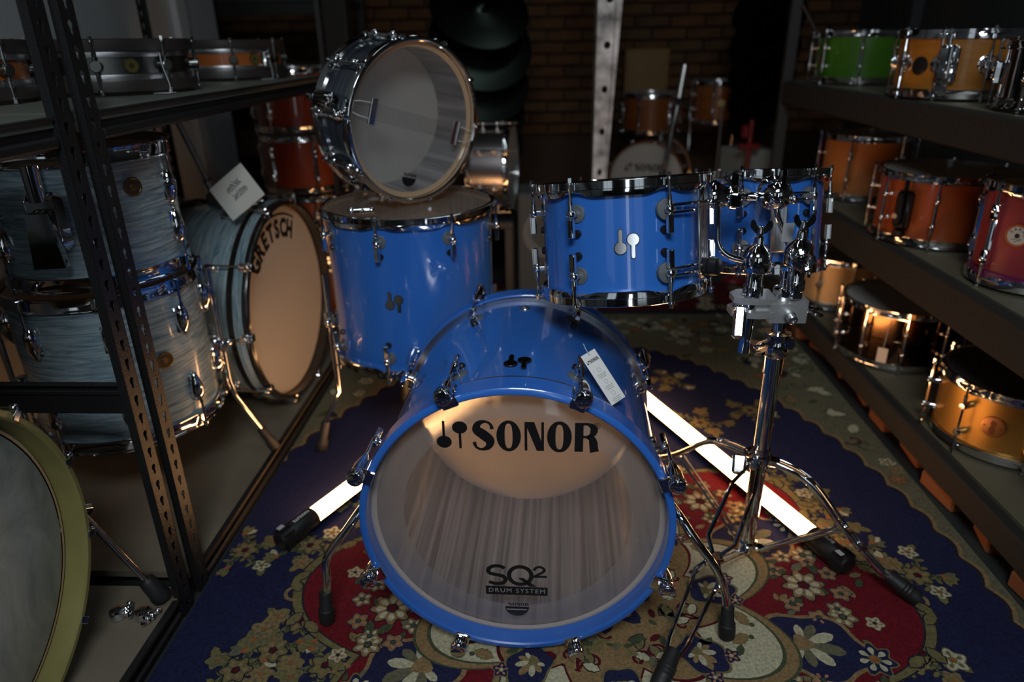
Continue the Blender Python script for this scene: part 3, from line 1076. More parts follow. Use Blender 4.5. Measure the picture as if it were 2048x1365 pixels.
# spurs
for sg in (-1, 1):
    sp = MB()
    A = pi / 2 - sg * radians(100)
    bx_, by_ = cos(A), sin(A)
    sp.box((BR + .012, 0, 0), (.026, .04, .05), 0, RZ(A) @ TR(0, 0, BL - .13), bev=.006)
    sp.cyl(((BR + .016) * bx_, (BR + .016) * by_, BL - .165), ((BR + .016) * bx_, (BR + .016) * by_, BL - .085), .013, n=16)
    ou = sp.build('spur_bracket', CHD, bass)
    fx_ = .393 if sg < 0 else .410
    x0 = sg * .30
    path = spline([(x0, -.035, BL - .15), (x0 + sg * .012, -.030, BL - .10), (sg * .345, -.072, BL - .075), (sg * .387, -.13, BL - .062), (sg * fx_, -.19, BL - .058), (sg * (fx_ + .006), -.24, BL - .056)], 6)
    leg = MB().tube(path, .0085, 12).build('spur_leg', CH, bass)
    q = path[-1]
    ft = MB().turn((q[0], q[1] + .028, q[2]), (q[0] + sg * .006, q[1] - .06, q[2] + .001), [(0, 0), (0, .0105), (.003, .0125), (.042, .0135), (.046, .0165), (.052, .0155), (.056, .0172), (.061, .016), (.065, .0172), (.07, .016), (.077, .0165), (.0795, .013), (.0795, 0)], 20)
    ft.build('rubber_foot', BLK, leg)

# price tag lying on the bass drum shell
tw, tl_ = Vector((.030, .030, .005)), Vector((.052, -.040, -.072))
TM = frame(tuple(tw.cross(-tl_)), tuple(-tl_), (.108, 1.126, .577))
tg = thing('hang_tag', 'white printed card tag lying on top of the blue bass drum', 'tag', matrix=TM)
MB().box((0, 0, .0006), (.037, .102, .0010), bev=.0003).build('card', mat('white_card', (.75, .75, .75), .6), tg, smooth=False)
pr = MB()
word_sonor(pr, TR(-.008, .031, .0013) @ Matrix.Diagonal((.0054, .0065, 1, 1)))
mallet_print(pr, TR(-.0122, .0343, .0013), .0068)
for k, yy in enumerate((.006, -.018, -.042)):
    for j in range(3):
        pr.box((0, yy - j * .0032, .0013), (.020 - .004 * (j == 2), .0009, .0001), 1)
    ring_poly(pr, ell(0, yy + .0085, .0042, .0042, 20), ell(0, yy + .0085, .0036, .0036, 20), TR(0, 0, .0013), 1)
pr.build('print', [INK, GREYINK], tg, smooth=False)
MB().tube(spline([(0, .045, .002), (-.004, .056, .006), (.0, .068, .004)], 5), .0007, 6).build('cord', WHITE, tg)

# ------------------------------------------------------------------ the blue kit: toms
def lean(x, y, z, back, right, H, turn=0.0):
    """matrix for a drum whose top centre is at x,y,z; returns base matrix with z along its axis"""
    ax = Vector((math.tan(radians(right)), math.tan(radians(back)), 1)).normalized()
    b = Vector((x, y, z)) - ax * H
    return frame(ax, (0, 1, 0), b) @ RZ(turn)


TM12 = lean(.150, 1.388, .880, 10.0, -3.4, .226)
tom12 = drum('tom_drum', 'wide blue lacquered rack tom with two-mallet badge facing the aisle', 'drum', TM12, .1524, .226, 6, 'mallet', 'scallop', BLUE, VEN, HEADD, HEADD, phase=radians(-66), seg=120, group='blue kit toms')
mallets(tom12, surf(.1524, radians(-92), .113), .072)
TM10 = lean(.498, 1.624, .854, 11.0, -1, .222)
tom10 = drum('tom_drum', 'smaller blue lacquered rack tom behind the chrome stand clamps', 'drum', TM10, .127, .222, 6, 'mallet', 'scallop', BLUE, VEN, HEADD, HEADD, phase=radians(-63), seg=110, group='blue kit toms')


def mount(root, R, H, a, spread):
    """suspension bars that join two lugs to a bracket on the shell"""
    for z in (H - .057, .057):
        mb = MB()
        for dz in (-.0065, .0065):
            pts = [((R + .013) * cos(a + t), (R + .013) * sin(a + t), z + dz) for t in [spread * (i / 10 - .5) * 2 for i in range(11)]]
            mb.tube(pts, .0028, 8)
        for t in (-spread, spread):
            pd = MB()
            pd.turn(((R + .006) * cos(a + t), (R + .006) * sin(a + t), z), ((R + .1) * cos(a + t), (R + .1) * sin(a + t), z), [(0, 0), (0, .019), (.006, .019), (.007, .017), (.007, 0)], 24)
            pd.build('suspension_pad', RUBG, root)
        mb.build('suspension_bar', CH, root)
    T = RZ(a)
    mb = MB().box((R + .018, 0, H / 2), (.006, .034, H - .10), 0, T, bev=.002)
    for k in (-.011, -.0037, .0037, .011):
        mb.box((R + .0215, k, H / 2 + .004), (.0022, .0034, H - .13), 0, T)
    mb.build('mount_plate', CHD, root)


mount(tom12, .1524, .226, radians(-36 + 0), radians(30))
mount(tom10, .127, .222, radians(-93), radians(30))
kn = MB().turn((.1524 * cos(radians(-36)), .1524 * sin(radians(-36)), .058), (.6 * cos(radians(-36)), .6 * sin(radians(-36)), .058), [(.012, 0), (.012, .012), (.024, .012), (.025, .016), (.031, .0165), (.032, .0145), (.034, .0165), (.048, .0165), (.050, .013), (.050, 0)], 26)
kn.build('clamp_knob', BLKP, tom12)

# floor tom
FTM = up_at(-.348, 1.803, .3425)
ft = drum('floor_tom', 'deep blue lacquered floor tom on three chrome legs behind the bass drum', 'drum', FTM, .2134, .4137, 8, 'mallet', 'scallop', BLUE, VEN, HEADD, HEADD, phase=radians(-99.5), seg=128)
mallets(ft, surf(.2134, radians(-93), .207), .071)
for k, a in enumerate((radians(183), radians(338), radians(112))):
    br = MB().box((.2134 + .012, 0, .085), (.024, .038, .036), 0, RZ(a), bev=.005)
    for j in range(3):
        br.cyl((.2134 + .026, 0, .071 + j * .011), (.2134 + .026, 0, .079 + j * .011), .0145, n=16, mi=0) if False else None
    v = Vector((cos(a), sin(a), 0))
    br.add(*cyl_geo(v * .242 + Vector((0, 0, .064)), v * .242 + Vector((0, 0, .106)), .0135, 18))
    br.ball(tuple(v * .242 + Vector((-sin(a) * .026, cos(a) * .026, .086))), .010, 10)
    bo = br.build('leg_bracket', CH, ft)
    r_ = .242
    P = [(r_ * cos(a), r_ * sin(a), z) for z in (.215, .12, .03, -.09, -.140)]
    P += [((r_ + .012) * cos(a), (r_ + .012) * sin(a), -.162), ((r_ + .045) * cos(a), (r_ + .045) * sin(a), -.228), ((r_ + .062) * cos(a), (r_ + .062) * sin(a), -.2685)]
    lgp = MB().tube(P, .0068, 12).build('leg', CH, ft)
    q = Vector(P[-1])
    MB().turn(q + Vector((-.012 * cos(a), -.012 * sin(a), .03)), q + Vector((.014 * cos(a), .014 * sin(a), -.068)), [(0, 0), (0, .010), (.004, .0125), (.06, .0135), (.07, .018), (.092, .0185), (.098, .015), (.098, 0)], 18).build('rubber_foot', BLK, lgp)
# loose key clamp resting on the floor tom hoop
kc = thing('drum_key_clamp', 'small chrome clamp lying on the rim of the blue floor tom', 'clamp', (-.428, 1.628, .7585), (0, 0, .15))
MB().cyl((-.022, 0, .008), (.022, 0, .008), .007, n=14).ball((-.024, 0, .009), .0095, 12).ball((.024, 0, .008), .0085, 12).build('body', CH, kc)
MB().box((.004, -.012, .009), (.009, .02, .008), bev=.002).build('wing', CH, kc)

# ------------------------------------------------------------------ the snare drum leaning on the floor tom
fz = Vector((.720, -.690, -.07)).normalized()
SH = .160
sc_ = Vector((-.3077, 1.791, .9475))
SM = frame(fz, (0, 0, 1), sc_ - fz * SH) @ RZ(-.28)
sn = drum('snare_drum', 'black striped snare drum standing on edge on top of the blue floor tom', 'drum', SM, .1867, SH, 10, 'castlug', 'scallop', TRIB, VENS, HEADS, HEADW, phase=radians(8), seg=120, edge=.013)
# here the local +z end is the snare side that faces the room
wires = MB()
for k in range(9):
    x = -.018 + k * .0045
    pts = [(x + .0, y_, SH - .0095) for y_ in (-.118, 0, .118)]
    wires.tube([(p[1], p[0], p[2]) for p in pts], .00035, 4)
wo = wires.build('snare_wires', CHD, sn)
for sx in (-1, 1):
    p = MB().box((sx * .128, 0, SH - .0075), (.016, .060, .004), bev=.001)
    p.cyl((sx * .137, -.029, SH - .005), (sx * .137, .029, SH - .005), .004, n=10)
    p.build('wire_end_plate', CHD, sn)
    s_ = MB()
    for k in (-.018, .018):
        s_.tube([(sx * .135, k, SH - .004), (sx * .172, k * .9, SH - .002), (sx * .186, k * .6, SH - .012), (sx * .194, k * .2, SH - .03)], .0012, 5)
    s_.build('snare_cord', WHITE, sn)
st = MB().box((-.1867 - .016, 0, .070), (.034, .038, .075), bev=.005)
st.box((-.1867 - .036, 0, .075), (.012, .03, .055), bev=.004)
st.cyl((-.1867 - .030, 0, .03), (-.1867 - .030, 0, .012), .009, n=16)
st.build('strainer', CH, sn)
MB().box((-.1867 - .050, .0, .105), (.010, .014, .06), bev=.003).build('strainer_lever', CH, sn)
MB().box((.1867 + .012, 0, .085), (.024, .034, .05), bev=.004).build('butt_plate', CH, sn)
dec = MB()
dec.add([(.012 + .022 * cos(-pi * i / 24), -.135 + .022 * sin(-pi * i / 24), SH - .0078) for i in range(25)], [tuple(range(25))])
word_sonor(dec, TR(-.006, -.132, SH - .0078) @ Matrix.Diagonal((.0095, .008, 1, 1)))
dec.build('head_print', INK, sn, smooth=False)

# ------------------------------------------------------------------ double tom stand
STX, STY = .482, 1.345
st = thing('tom_stand', 'chrome double tom stand with folding tripod legs on the rug', 'stand', (STX, STY, 0.007))
MB().cyl((0, 0, .018), (0, 0, .49), .0165, n=24).build('lower_tube', CH, st)
m = MB().turn((0, 0, .485), (0, 0, 1), [(-.01, .0165), (-.01, .0195), (.028, .0200), (.034, .0255), (.058, .0265), (.066, .0230), (.070, .0265), (.082, .0265), (.084, .014)], 26)
m.box((.018, -.016, .548), (.024, .016, .024), bev=.004)
m.box((-.018, -.014, .548), (.024, .016, .024), bev=.004)
hc = m.build('height_clamp', CH, st)


def wing(p, d, s, parent, name='wing_nut', mm=CH):
    """wing nut: hub along d with two lobes"""
    M = frame(d, (0, 0, 1) if abs(Vector(d).normalized().z) < .9 else (0, 1, 0), p)
    w_ = MB().cyl((0, 0, 0), (0, 0, s * .5), s * .17, s * .13, n=12)
    v0 = w_.v
    w2 = MB()
    w2.lathe([(s * .2, 0), (s * .2, s * .3), (s * .12, s * .55), (.0002, s * .58)], 14, 0, M)
    for g in (-1, 1):
        prof = [(0, s * .10), (g * s * .32, s * .14), (g * s * .60, s * .42), (g * s * .66, s * .72), (g * s * .54, s * .92), (g * s * .40, s * .86), (g * s * .30, s * .62), (g * s * .14, s * .46), (0, s * .46)]
        T = M @ Matrix(((1, 0, 0, 0), (0, 0, 1, -s * .07), (0, 1, 0, 0), (0, 0, 0, 1)))
        w2.prism(prof, s * .14, 0, T)
    return w2.build(name, mm, parent)


wing((-.028, -.022, .550), (-.9, -.35, -.15), .048, hc)
MB().cyl((0, 0, .55), (0, 0, .70), .0125, n=20).build('upper_tube', CH, st)
# cast multi clamp
ZC = .618
m = MB()
half = [(-.105, -.022), (-.09, -.034), (-.055, -.040), (-.022, -.036), (-.022, .030), (-.05, .036), (-.088, .030), (-.106, .012)]
m.prism(half, .012, 0, TR(0, 0, ZC - .008))
m.prism([(x * .98, y * .94) for x, y in half], .012, 0, TR(0, 0, ZC + .020))
m.prism([(x * .8 - .012, y * .55) for x, y in half], .030, 0, TR(0, 0, ZC - .004))
m.prism([(-.034, -.036), (.038, -.036), (.046, -.018), (.046, .024), (-.034, .030)], .040, 0, TR(0, 0, ZC - .018))
m.build('cast_clamp', CAST, st)
m = MB().turn((.004, -.034, ZC + .0), (.004, -1, ZC - .1), [(0, .011), (.012, .011), (.0125, .0095), (.026, .0095), (.028, .0075), (.028, .005), (.024, .004), (.024, 0)], 18)
m.build('clamp_bolt', ALU, st)
wing((.044, -.010, ZC + .004), (.9, -.3, -.15), .036, st)
kb = MB().cyl((-.082, -.038, ZC + .004), (-.10, -.075, ZC + .004), .0045, n=10)
kb.build('clamp_screw', CHD, st)
MB().box((0, 0, 0), (.024, .013, .066), 0, TR(-.106, -.084, ZC + .004) @ RZ(-.24) @ RX(-.53), bev=.006).build('clamp_knob', CH, st)
m = MB().turn((0, 0, ZC + .022), (0, 0, 1), [(0, .0125), (0, .020), (.008, .021), (.020, .021), (.024, .0175), (.026, .0125)], 22)
m.box((.018, -.018, ZC + .034), (.022, .014, .016), bev=.003)
m.build('memory_lock', CH, st)
# left post and its holder
LX, LY = -.068, -.015
MB().cyl((LX - .003, LY - .002, .530), (LX + .004, LY, .73), .0125, n=20).build('tom_post', CH, st)
def holder(x, y, z, hole):
    m = MB().turn((x, y, z - .075), (x, y, z), [(0, .0125), (.003, .0175), (.022, .0185), (.026, .0165), (.05, .0165), (.052, .0255), (.056, .0275), (.082, .0275), (.088, .025), (.096, .021), (.103, .012), (.108, .0095), (.120, .0085), (.122, .0045), (.134, .0045), (.135, 0)], 26)
    for i in range(10):
        a = 2 * pi * i / 10
        m.box((x + .0182 * cos(a), y + .0182 * sin(a), z - .062), (.003, .003, .02), 0)
    o = m.build('arm_holder', CH, st)
    if hole:
        t = MB().lathe([(.0125, 0), (.0125, .024), (.0165, .026), (.021, .024), (.0225, 0)], 24, 0, frame((-.1, -1, .05), (0, 0, 1), (x + .004, y - .006, z - .008)))
        t.lathe([(.0005, .004), (.0125, .004)], 24, 1, frame((-.1, -1, .05), (0, 0, 1), (x + .004, y - .006, z - .008)))
        t.build('socket', [CH, BLKP], o)
    wing((x, y, z + .048), (0.05, 0, 1), .032, o)


holder(LX + .002, LY, .725, False)
holder(.014, -.012, .735, True)
# arms to the toms: bent rods ending in ball joints
lt = MB().tube(spline([(LX - .012, LY - .004, .722), (LX - .052, LY + .002, .732), (LX - .072, LY + .008, .752), (LX - .077, LY + .012, .79), (LX - .08, LY + .014, .828)], 6), .0058, 12)
lt.build('tom_arm', CH, st)
m = MB()
bj = Vector((-.118, .028, .838))
m.turn(bj + Vector((-.038, .005, 0)), bj + Vector((1, -.12, 0)), [(0, 0), (0, .030), (.006, .0315), (.014, .029), (.022, .022), (.030, .019), (.038, .019), (.039, .024), (.048, .0245), (.050, .02), (.062, .009), (.066, .006), (.072, .006), (.072, 0)], 28)
m.box(bj + Vector((.004, 0, .022)), (.018, .012, .045), bev=.003)
m.box(bj + Vector((.004, -.018, -.004)), (.026, .016, .026), bev=.004)
m.build('ball_clamp', CH, st)
wing(tuple(bj + Vector((.036, -.004, .002))), (.95, -.3, 0), .040, st)
rt = MB().tube(spline([(.014, .012, .728), (.010, .045, .742), (-.004, .060, .775), (-.014, .062, .80), (-.018, .066, .83)], 6), .0058, 12)
rt.build('tom_arm', CH, st)
m = MB()
bq = Vector((-.014, .070, .832))
m.ball(bq, .029, 24, 0, (1, .8, 1))
m.turn(bq + Vector((0, .018, 0)), bq + Vector((0, 1, 0)), [(0, .03), (.004, .034), (.012, .034), (.016, .028), (.03, .02)], 26)
m.box(bq + Vector((.004, -.004, .036)), (.014, .016, .034), bev=.003)
m.ball(bq + Vector((.028, -.014, -.006)), .009, 12)
m.build('ball_clamp', CH, st)
# blank swing tag on the clamp
MB().box((.004, .036, .765), (.022, .0012, .038), 0, None, bev=.0004).build('paper_tag', mat('grey_tag', (.3, .32, .34), .6), st, smooth=False)
# tripod
col = MB().turn((0, 0, .245), (0, 0, 1), [(0, .0165), (.0, .0205), (.010, .021), (.012, .0235), (.030, .0235), (.033, .020), (.045, .0195), (.045, .0165)], 26)
legs = [radians(-22), radians(-122), radians(118)]
for a in legs:
    col.box((.029, 0, .262), (.026, .022, .018), 0, RZ(a), bev=.003)
cl = col.build('leg_collar', CH, st)
kbm = MB().cyl((-.018, -.012, .268), (-.040, -.022, .268), .006, n=12)
kbm.box((0, 0, 0), (.030, .014, .046), 0, TR(-.052, -.026, .265) @ RZ(-.26) @ RX(-.62), bev=.006)
kbm.build('collar_knob', CH, st)
bt = MB().turn((0, 0, .012), (0, 0, 1), [(0, 0), (0, .017), (.006, .0215), (.026, .0215), (.030, .0165)], 24)
for a in legs:
    bt.box((.027, 0, .026), (.024, .020, .014), 0, RZ(a), bev=.003)
bt.build('base_collar', CH, st)
feet = [Vector((.768 - STX, 1.208 - STY, .018)), Vector((.237 - STX, .983 - STY, .018)), Vector((.265 - STX, 1.70 - STY, .018))]
for fi, F in enumerate(feet):
    h = Vector((F.x, F.y, 0)).normalized()
    sd = Vector((-h.y, h.x, 0))
    L_ = Vector((F.x, F.y, 0)).length
    o0 = h * .036 + Vector((0, 0, .262))
    o1 = h * (L_ * .34) + Vector((0, 0, .235 if fi != 1 else .21))
    o2 = h * (L_ * .62) + Vector((0, 0, .135 if fi != 1 else .155))
    o3 = F + Vector((0, 0, .012)) - h * .01
    lg_ = MB()
    if fi == 1:
        # a pair of round rods that open and close along the leg
        for g in (-1, 1):
            P = [o0 + sd * g * .010, h * (L_ * .22) + sd * g * .024 + Vector((0, 0, .245)), h * (L_ * .47) + sd * g * .028 + Vector((0, 0, .175)),
                 h * (L_ * .51) + sd * g * .010 + Vector((0, 0, .155)), h * (L_ * .55) + sd * g * .010 + Vector((0, 0, .145)), h * (L_ * .60) + sd * g * .026 + Vector((0, 0, .13)), h * (L_ * .90) + sd * g * .018 + Vector((0, 0, .058)), F + sd * g * .007 + Vector((0, 0, .02))]
            lg_.tube(P, .0044, 8)
        lg_.box(h * (L_ * .53) + Vector((0, 0, .150)), (.03, .03, .006), 0, None, bev=.002)
    else:
        for g in (-1, 1):
            P = [o0 + sd * g * .010, o1 + sd * g * .011, o2 + sd * g * .011, o3 + sd * g * .005]
            lg_.tube(spline([tuple(p) for p in P], 6), .0062, 8, flat=.35, up=(0, 0, 1))
        for q in (o1, o2):
            lg_.box(q, (.022, .022, .010), 0, None, bev=.003)
        mid = (o2 * .7 + o3 * .3)
        lg_.box(mid, (.022, .022, .012), 0, RZ(0), bev=.003)
    lo = lg_.build('leg', CH, st)
    fm = MB().turn(F + Vector((0, 0, .035)) - h * .028, F + h * .05 - Vector((0, 0, .012)), [(0, 0), (0, .012), (.006, .0145), (.03, .0165), (.034, .0185), (.038, .017), (.042, .0185), (.046, .017), (.05, .0185), (.054, .017), (.06, .0185), (.075, .0175), (.078, .013), (.078, 0)], 18)
    fm.build('rubber_foot', BLK, lo)
    bq_ = h * (L_ * .60) + Vector((0, 0, .142 if fi != 1 else .148))
    bb = MB()
    for g in (-1, 1):
        bb.tube([h * .03 + sd * g * .007 + Vector((0, 0, .026)), bq_ + sd * g * .008], .0048, 8, flat=.35, up=(0, 0, 1))
    bb.build('brace', CH, st)

# ------------------------------------------------------------------ light tubes on the rug
GLOW = mat('glowing_tube', (1, .9, .7), .4, emit=(1.0, 0.51, 0.205), es=17.0)


FACE_R, FACE_L = radians(14), radians(-14)


def light_tube(label, p0, p1, roll, face):
    p0, p1 = Vector(p0), Vector(p1)
    L_ = (p1 - p0).length
    M = frame(p1 - p0, (0, 0, 1), p0)
    t = thing('light_tube', label, 'lamp', matrix=M, group='glowing light tubes on the rug')
    MB().lathe([(.0228, .11), (.0228, L_ - .11)], 24, a0=pi / 2 + face - radians(118), a1=pi / 2 + face + radians(118)).build('tube', GLOW, t)
    MB().lathe([(.0229, .11), (.0229, L_ - .11)], 20, a0=pi / 2 + face + radians(118), a1=pi / 2 + face + radians(242)).build('housing', BLKP, t)
    for z_, sg in ((0, 1), (L_, -1)):
        T = TR(0, 0, z_) @ (Matrix.Identity(4) if sg > 0 else RX(pi))
        c = MB().lathe([(.0003, .0), (.019, .0), (.0235, .004), (.0235, .034), (.0265, .038), (.0265, .108), (.0255, .112), (.0003, .112)], 28, 0, T)
        for k in range(8):
            a = 2 * pi * k / 8
            c.box((.0245 * cos(a), .0245 * sin(a), .02), (.004, .009, .030), 0, T)
        co = c.build('end_cap', BLKP, t)
        b_ = MB().box((.012, .0262, .020), (.012, .003, .018), 0, T @ RZ(roll), bev=.001)
        b_.build('switch', mat('grey_switch', (.45, .45, .47), .5), co)
        if sg > 0:
            tx = MB().text('NANLITE', .0125, T @ RZ(roll) @ TR(0, .0268, .075) @ Matrix(((0, -1, 0, 0), (0, 0, 1, 0), (-1, 0, 0, 0), (0, 0, 0, 1))), bold=.03)
            tx.build('maker_print', mat('white_print', (.7, .7, .7), .6), co, smooth=False)
    return t


light_tube('glowing warm white light tube running beside the chrome tom stand', (.688, 1.275, .034), (.205, 2.385, .034), .0, FACE_R)
light_tube('glowing warm white light tube left of the bass drum, running in behind it', (-.628, 1.328, .034), (-.085, 2.38, .034), .0, FACE_L)
#PART3

# ------------------------------------------------------------------ left racks
def keyhole_post(length, both, pitch=.038, w_=.040, lip=.016, th=.002):
    """folded steel post: perforated face toward +x (y from 0 to w_), lips folded back; z from 0"""
    mb = MB()
    n = int(length / pitch)
    hole = []
    for i in range(9):
        t = radians(-50) + radians(280) * i / 8
        hole.append((.0066 * cos(t), .005 + .0066 * sin(t)))
    hole += [(-.0034, -.002), (-.0034, -.008), (-.0022, -.0105), (0, -.0114), (.0022, -.0105), (.0034, -.008), (.0034, -.002)]
    c = (0, -.001)
    out = []
    for (x, y) in hole:
        dx, dy = x - c[0], y - c[1]
        k = min((w_ / 2) / abs(dx) if abs(dx) > 1e-6 else 9e9, (pitch / 2) / abs(dy) if abs(dy) > 1e-6 else 9e9)
        out.append((c[0] + dx * k, c[1] * 0 + dy * k))
    # snap the nearest point to each corner so that cells close
    for cx_, cy_ in ((1, 1), (-1, 1), (-1, -1), (1, -1)):
        cx2, cy2 = cx_ * w_ / 2, cy_ * pitch / 2
        j = min(range(len(out)), key=lambda q: hypot(out[q][0] - cx2, out[q][1] - cy2))
        out[j] = (cx2, cy2)
    m = len(hole)
    for q in range(n):
        zc = (q + .5) * pitch
        for xx, flip in ((0, 0), (-th, 1)):
            vs = [(xx, w_ / 2 + px, zc + py) for px, py in out] + [(xx, w_ / 2 + px, zc + py) for px, py in hole]
            fs = [(k, (k + 1) % m, m + (k + 1) % m, m + k) for k in range(m)]
            mb.add(vs, [f[::-1] for f in fs] if flip else fs)
        vs = [(0, w_ / 2 + px, zc + py) for px, py in hole] + [(-th, w_ / 2 + px, zc + py) for px, py in hole]
        mb.add(vs, [(k, (k + 1) % m, m + (k + 1) % m, m + k) for k in range(m)])
    for y_ in ((th / 2, w_ - th / 2) if both else (th / 2,)):
        mb.box((-lip / 2, y_, n * pitch / 2), (lip, th, n * pitch))
    return mb


post_me = {}


def post(parent, x, y, flip=False, both=True):
    if both not in post_me:
        o = keyhole_post(2.0, both).build('post', RACK, parent, smooth=False)
        post_me[both] = o.data
    else:
        o = link('post', post_me[both], parent)
    o.location = (x, y, 0.002)
    if flip:
        o.rotation_euler = (0, 0, pi)
        o.location = (x, y + .04, 0.002)
    return o


RX0, RX1 = -.765, -1.40
for nm_, ya, yb, label in (('near', -.35, 1.162, 'black perforated steel shelving rack nearest the camera on the left'), ('far', 1.196, 2.66, 'black perforated steel shelving rack holding the pale blue drums')):
    rk = thing('shelving_rack', label, 'shelf', (0, 0, 0), group='black steel racks on the left')
    for y in (ya, yb - .04):
        post(rk, RX0, y, False, nm_ == 'near')
        post(rk, RX1, y, True, nm_ == 'near')
    for zb, ztop, bm in ((.0, .052, BOARD), (.975, 1.030, mat('grey_green_board', (.115, .125, .105), .6))):
        MB().box(((RX0 + RX1) / 2 - .002, (ya + yb) / 2, ztop - .008), (RX0 - RX1 - .012, yb - ya - .012, .016)).build('shelf_board', bm, rk, smooth=False)
        for x_, s_ in ((RX0 - .004, 1), (RX1 + .004, -1)):
            b = MB().box((x_ - s_ * .010, (ya + yb) / 2, ztop - .025), (.004, yb - ya - .09, .050), bev=.001)
            b.box((x_ - s_ * .004, (ya + yb) / 2, ztop - .002), (.014, yb - ya - .09, .005), bev=.001)
            b.box((x_ - s_ * .002, (ya + yb) / 2, ztop - .038), (.010, yb - ya - .09, .018), bev=.004)
            b.build('beam', RACK, rk, smooth=False)
    for y in ((yb - .022,) if nm_ == 'near' else ()):
        t = MB().box(((RX0 + RX1) / 2, y, .52), (RX0 - RX1 - .034, .004, .062), bev=.001)
        t.box(((RX0 + RX1) / 2, y - .005, .553), (RX0 - RX1 - .034, .014, .004), bev=.001)
        t.box(((RX0 + RX1) / 2, y - .004, .535), (RX0 - RX1 - .034, .006, .010), bev=.002)
        t.build('end_beam', RACK, rk, smooth=False)

# ------------------------------------------------------------------ pale blue oyster kit on the far rack
KX, KY = -1.043, 1.545
gft = drum('floor_tom', 'pale blue oyster floor tom on chrome legs under the smaller pale blue tom', 'drum', up_at(KX, KY, .268), .203, .377, 8, 'teardrop', 'tall', OYS, PLY, HEADW, HEADW, phase=radians(-68 + 8), seg=80, hoopm=CH)
brass = mat('aged_brass', (.30, .20, .06), .35, 1.0)
brown = mat('brown_badge', (.05, .03, .015), .4)
badge_disc(gft, surf(.203, radians(-32), .195), .0205, [brown, brass])
for a in (radians(32), radians(145), radians(212)):
    br = MB().box((.203 + .012, 0, .13), (.026, .03, .05), 0, RZ(a), bev=.006)
    br.box((.203 + .03, .0, .13), (.02, .02, .03), 0, RZ(a), bev=.005)
    v = Vector((cos(a), sin(a), 0))
    br.ball(tuple(v * .25 + Vector((-sin(a) * .02, cos(a) * .02, .13))), .011, 10)
    br.build('leg_bracket', CH, gft)
    P = [tuple(v * .231 + Vector((0, 0, z))) for z in (.345, .2, .10, .03)] + [tuple(v * .240 + Vector((0, 0, -.02))), tuple(v * .287 + Vector((0, 0, -.13))), tuple(v * .310 + Vector((0, 0, -.172)))]
    lo = MB().tube(P, .007, 12).build('leg', CH, gft)
    q = Vector(P[-1])
    MB().turn(q + Vector((-.02 * v.x, -.02 * v.y, .035)), q + Vector((.012 * v.x, .012 * v.y, -.042)), [(0, 0), (0, .010), (.004, .012), (.04, .0125), (.055, .016), (.076, .016), (.076, 0)], 16).build('rubber_foot', BLK, lo)
grt = drum('tom_drum', 'small pale blue oyster tom with chrome bracket stacked on the matching floor tom', 'drum', up_at(KX + .012, KY + .0, .6535), .186, .290, 6, 'teardrop', 'tall', OYS, PLY, HEADW, HEADW, phase=radians(-58), seg=80)
badge_disc(grt, surf(.186, radians(-28), .205), .0205, [brown, brass])
a = radians(-79)
mb = MB().box((.186 + .012, 0, .155), (.030, .075, .12), 0, RZ(a), bev=.014)
mb.box((.186 + .028, 0, .145), (.026, .05, .075), 0, RZ(a), bev=.012)
mb.prism([(-.03, -.05), (.03, -.05), (.02, .06), (-.02, .06)], .02, 0, RZ(a) @ TR(.186 + .035, 0, .12) @ Matrix(((0, 0, 1, 0), (1, 0, 0, 0), (0, 1, 0, 0), (0, 0, 0, 1))))
mb.cyl(tuple(RZ(a) @ Vector((.186 + .03, 0, .2))), tuple(RZ(a) @ Vector((.186 + .03, 0, .27))), .016, n=16)
mb.build('mount_bracket', CH, grt)

GB = frame((1, -.07, 0), (0, 0, 1), (-1.155, 2.115, .376))
gb = thing('bass_drum', 'pale blue oyster bass drum with cream front head, lying on the left rack', 'drum', matrix=GB)
GR, GL = .302, .365
MB().lathe([(GR, .035), (GR, GL - .035), (GR - .008, GL - .035), (GR - .008, .035)], 96, [0, 1, 1, 1], None, True).build('shell', [OYS, PLY], gb)
dk = mat('black_hoop_lacquer', (.012, .010, .010), .25, coat=.6)
hoopg = MB().lathe([(.304, 0), (.304, .063), (.309, .066), (.316, .064), (.319, .060), (.3195, .047), (.3195, .020), (.319, .003), (.316, 0)], 96, [0, 0, 0, 0, 0, 1, 0, 0, 0], None, True)
ho = hoopg.build('hoop', [dk, OYS], gb, (0, 0, GL - .066))
link('hoop', ho.data, gb, (0, 0, .066), (pi, 0, 0))
creamh = film('cream_head', 0.0, (.72, .68, .64), rough=.4)
MB().lathe([(.0005, GL - .032), (.15, GL - .032), (.296, GL - .032), (.304, GL - .040)], 96).build('front_head', creamh, gb)
MB().lathe([(.304, .026), (.296, .018), (.0005, .018)], 96).build('rear_head', creamh, gb)
tx = MB()
word = 'GRETSCH'
for i, ch in enumerate(word):
    a = radians(10 - (i - 3) * 11.5)
    th = pi / 2 + a - radians(0)
    tx.text(ch, .076, TR(0, 0, GL - .0312) @ RZ(th - pi / 2) @ TR(0, .228, 0), bold=.05, sx=.85)
for rr_ in (.274,):
    pts = [(rr_ * cos(pi / 2 + radians(10 + 40 - k * 80 / 24)), rr_ * sin(pi / 2 + radians(10 + 40 - k * 80 / 24))) for k in range(25)]
    fat_stroke(tx, pts, [.006] * 25, TR(0, 0, GL - .0312))
tx.build('head_lettering', INK, gb, smooth=False)
clg = MB().box((.004, 0, -.012), (.006, .026, .036), bev=.002).box((-.004, 0, .004), (.022, .022, .005), bev=.002)
clg.box((.011, 0, -.014), (.014, .014, .03), bev=.004)
rod2 = MB().cyl((.011, 0, -.10), (.011, 0, -.02), .0032, n=8)
lug2 = MB().ball((.010, 0, 0), .012, 14, 0, (1, 1, 2.2)).box((.002, 0, 0), (.006, .022, .05), bev=.002)
cme = None
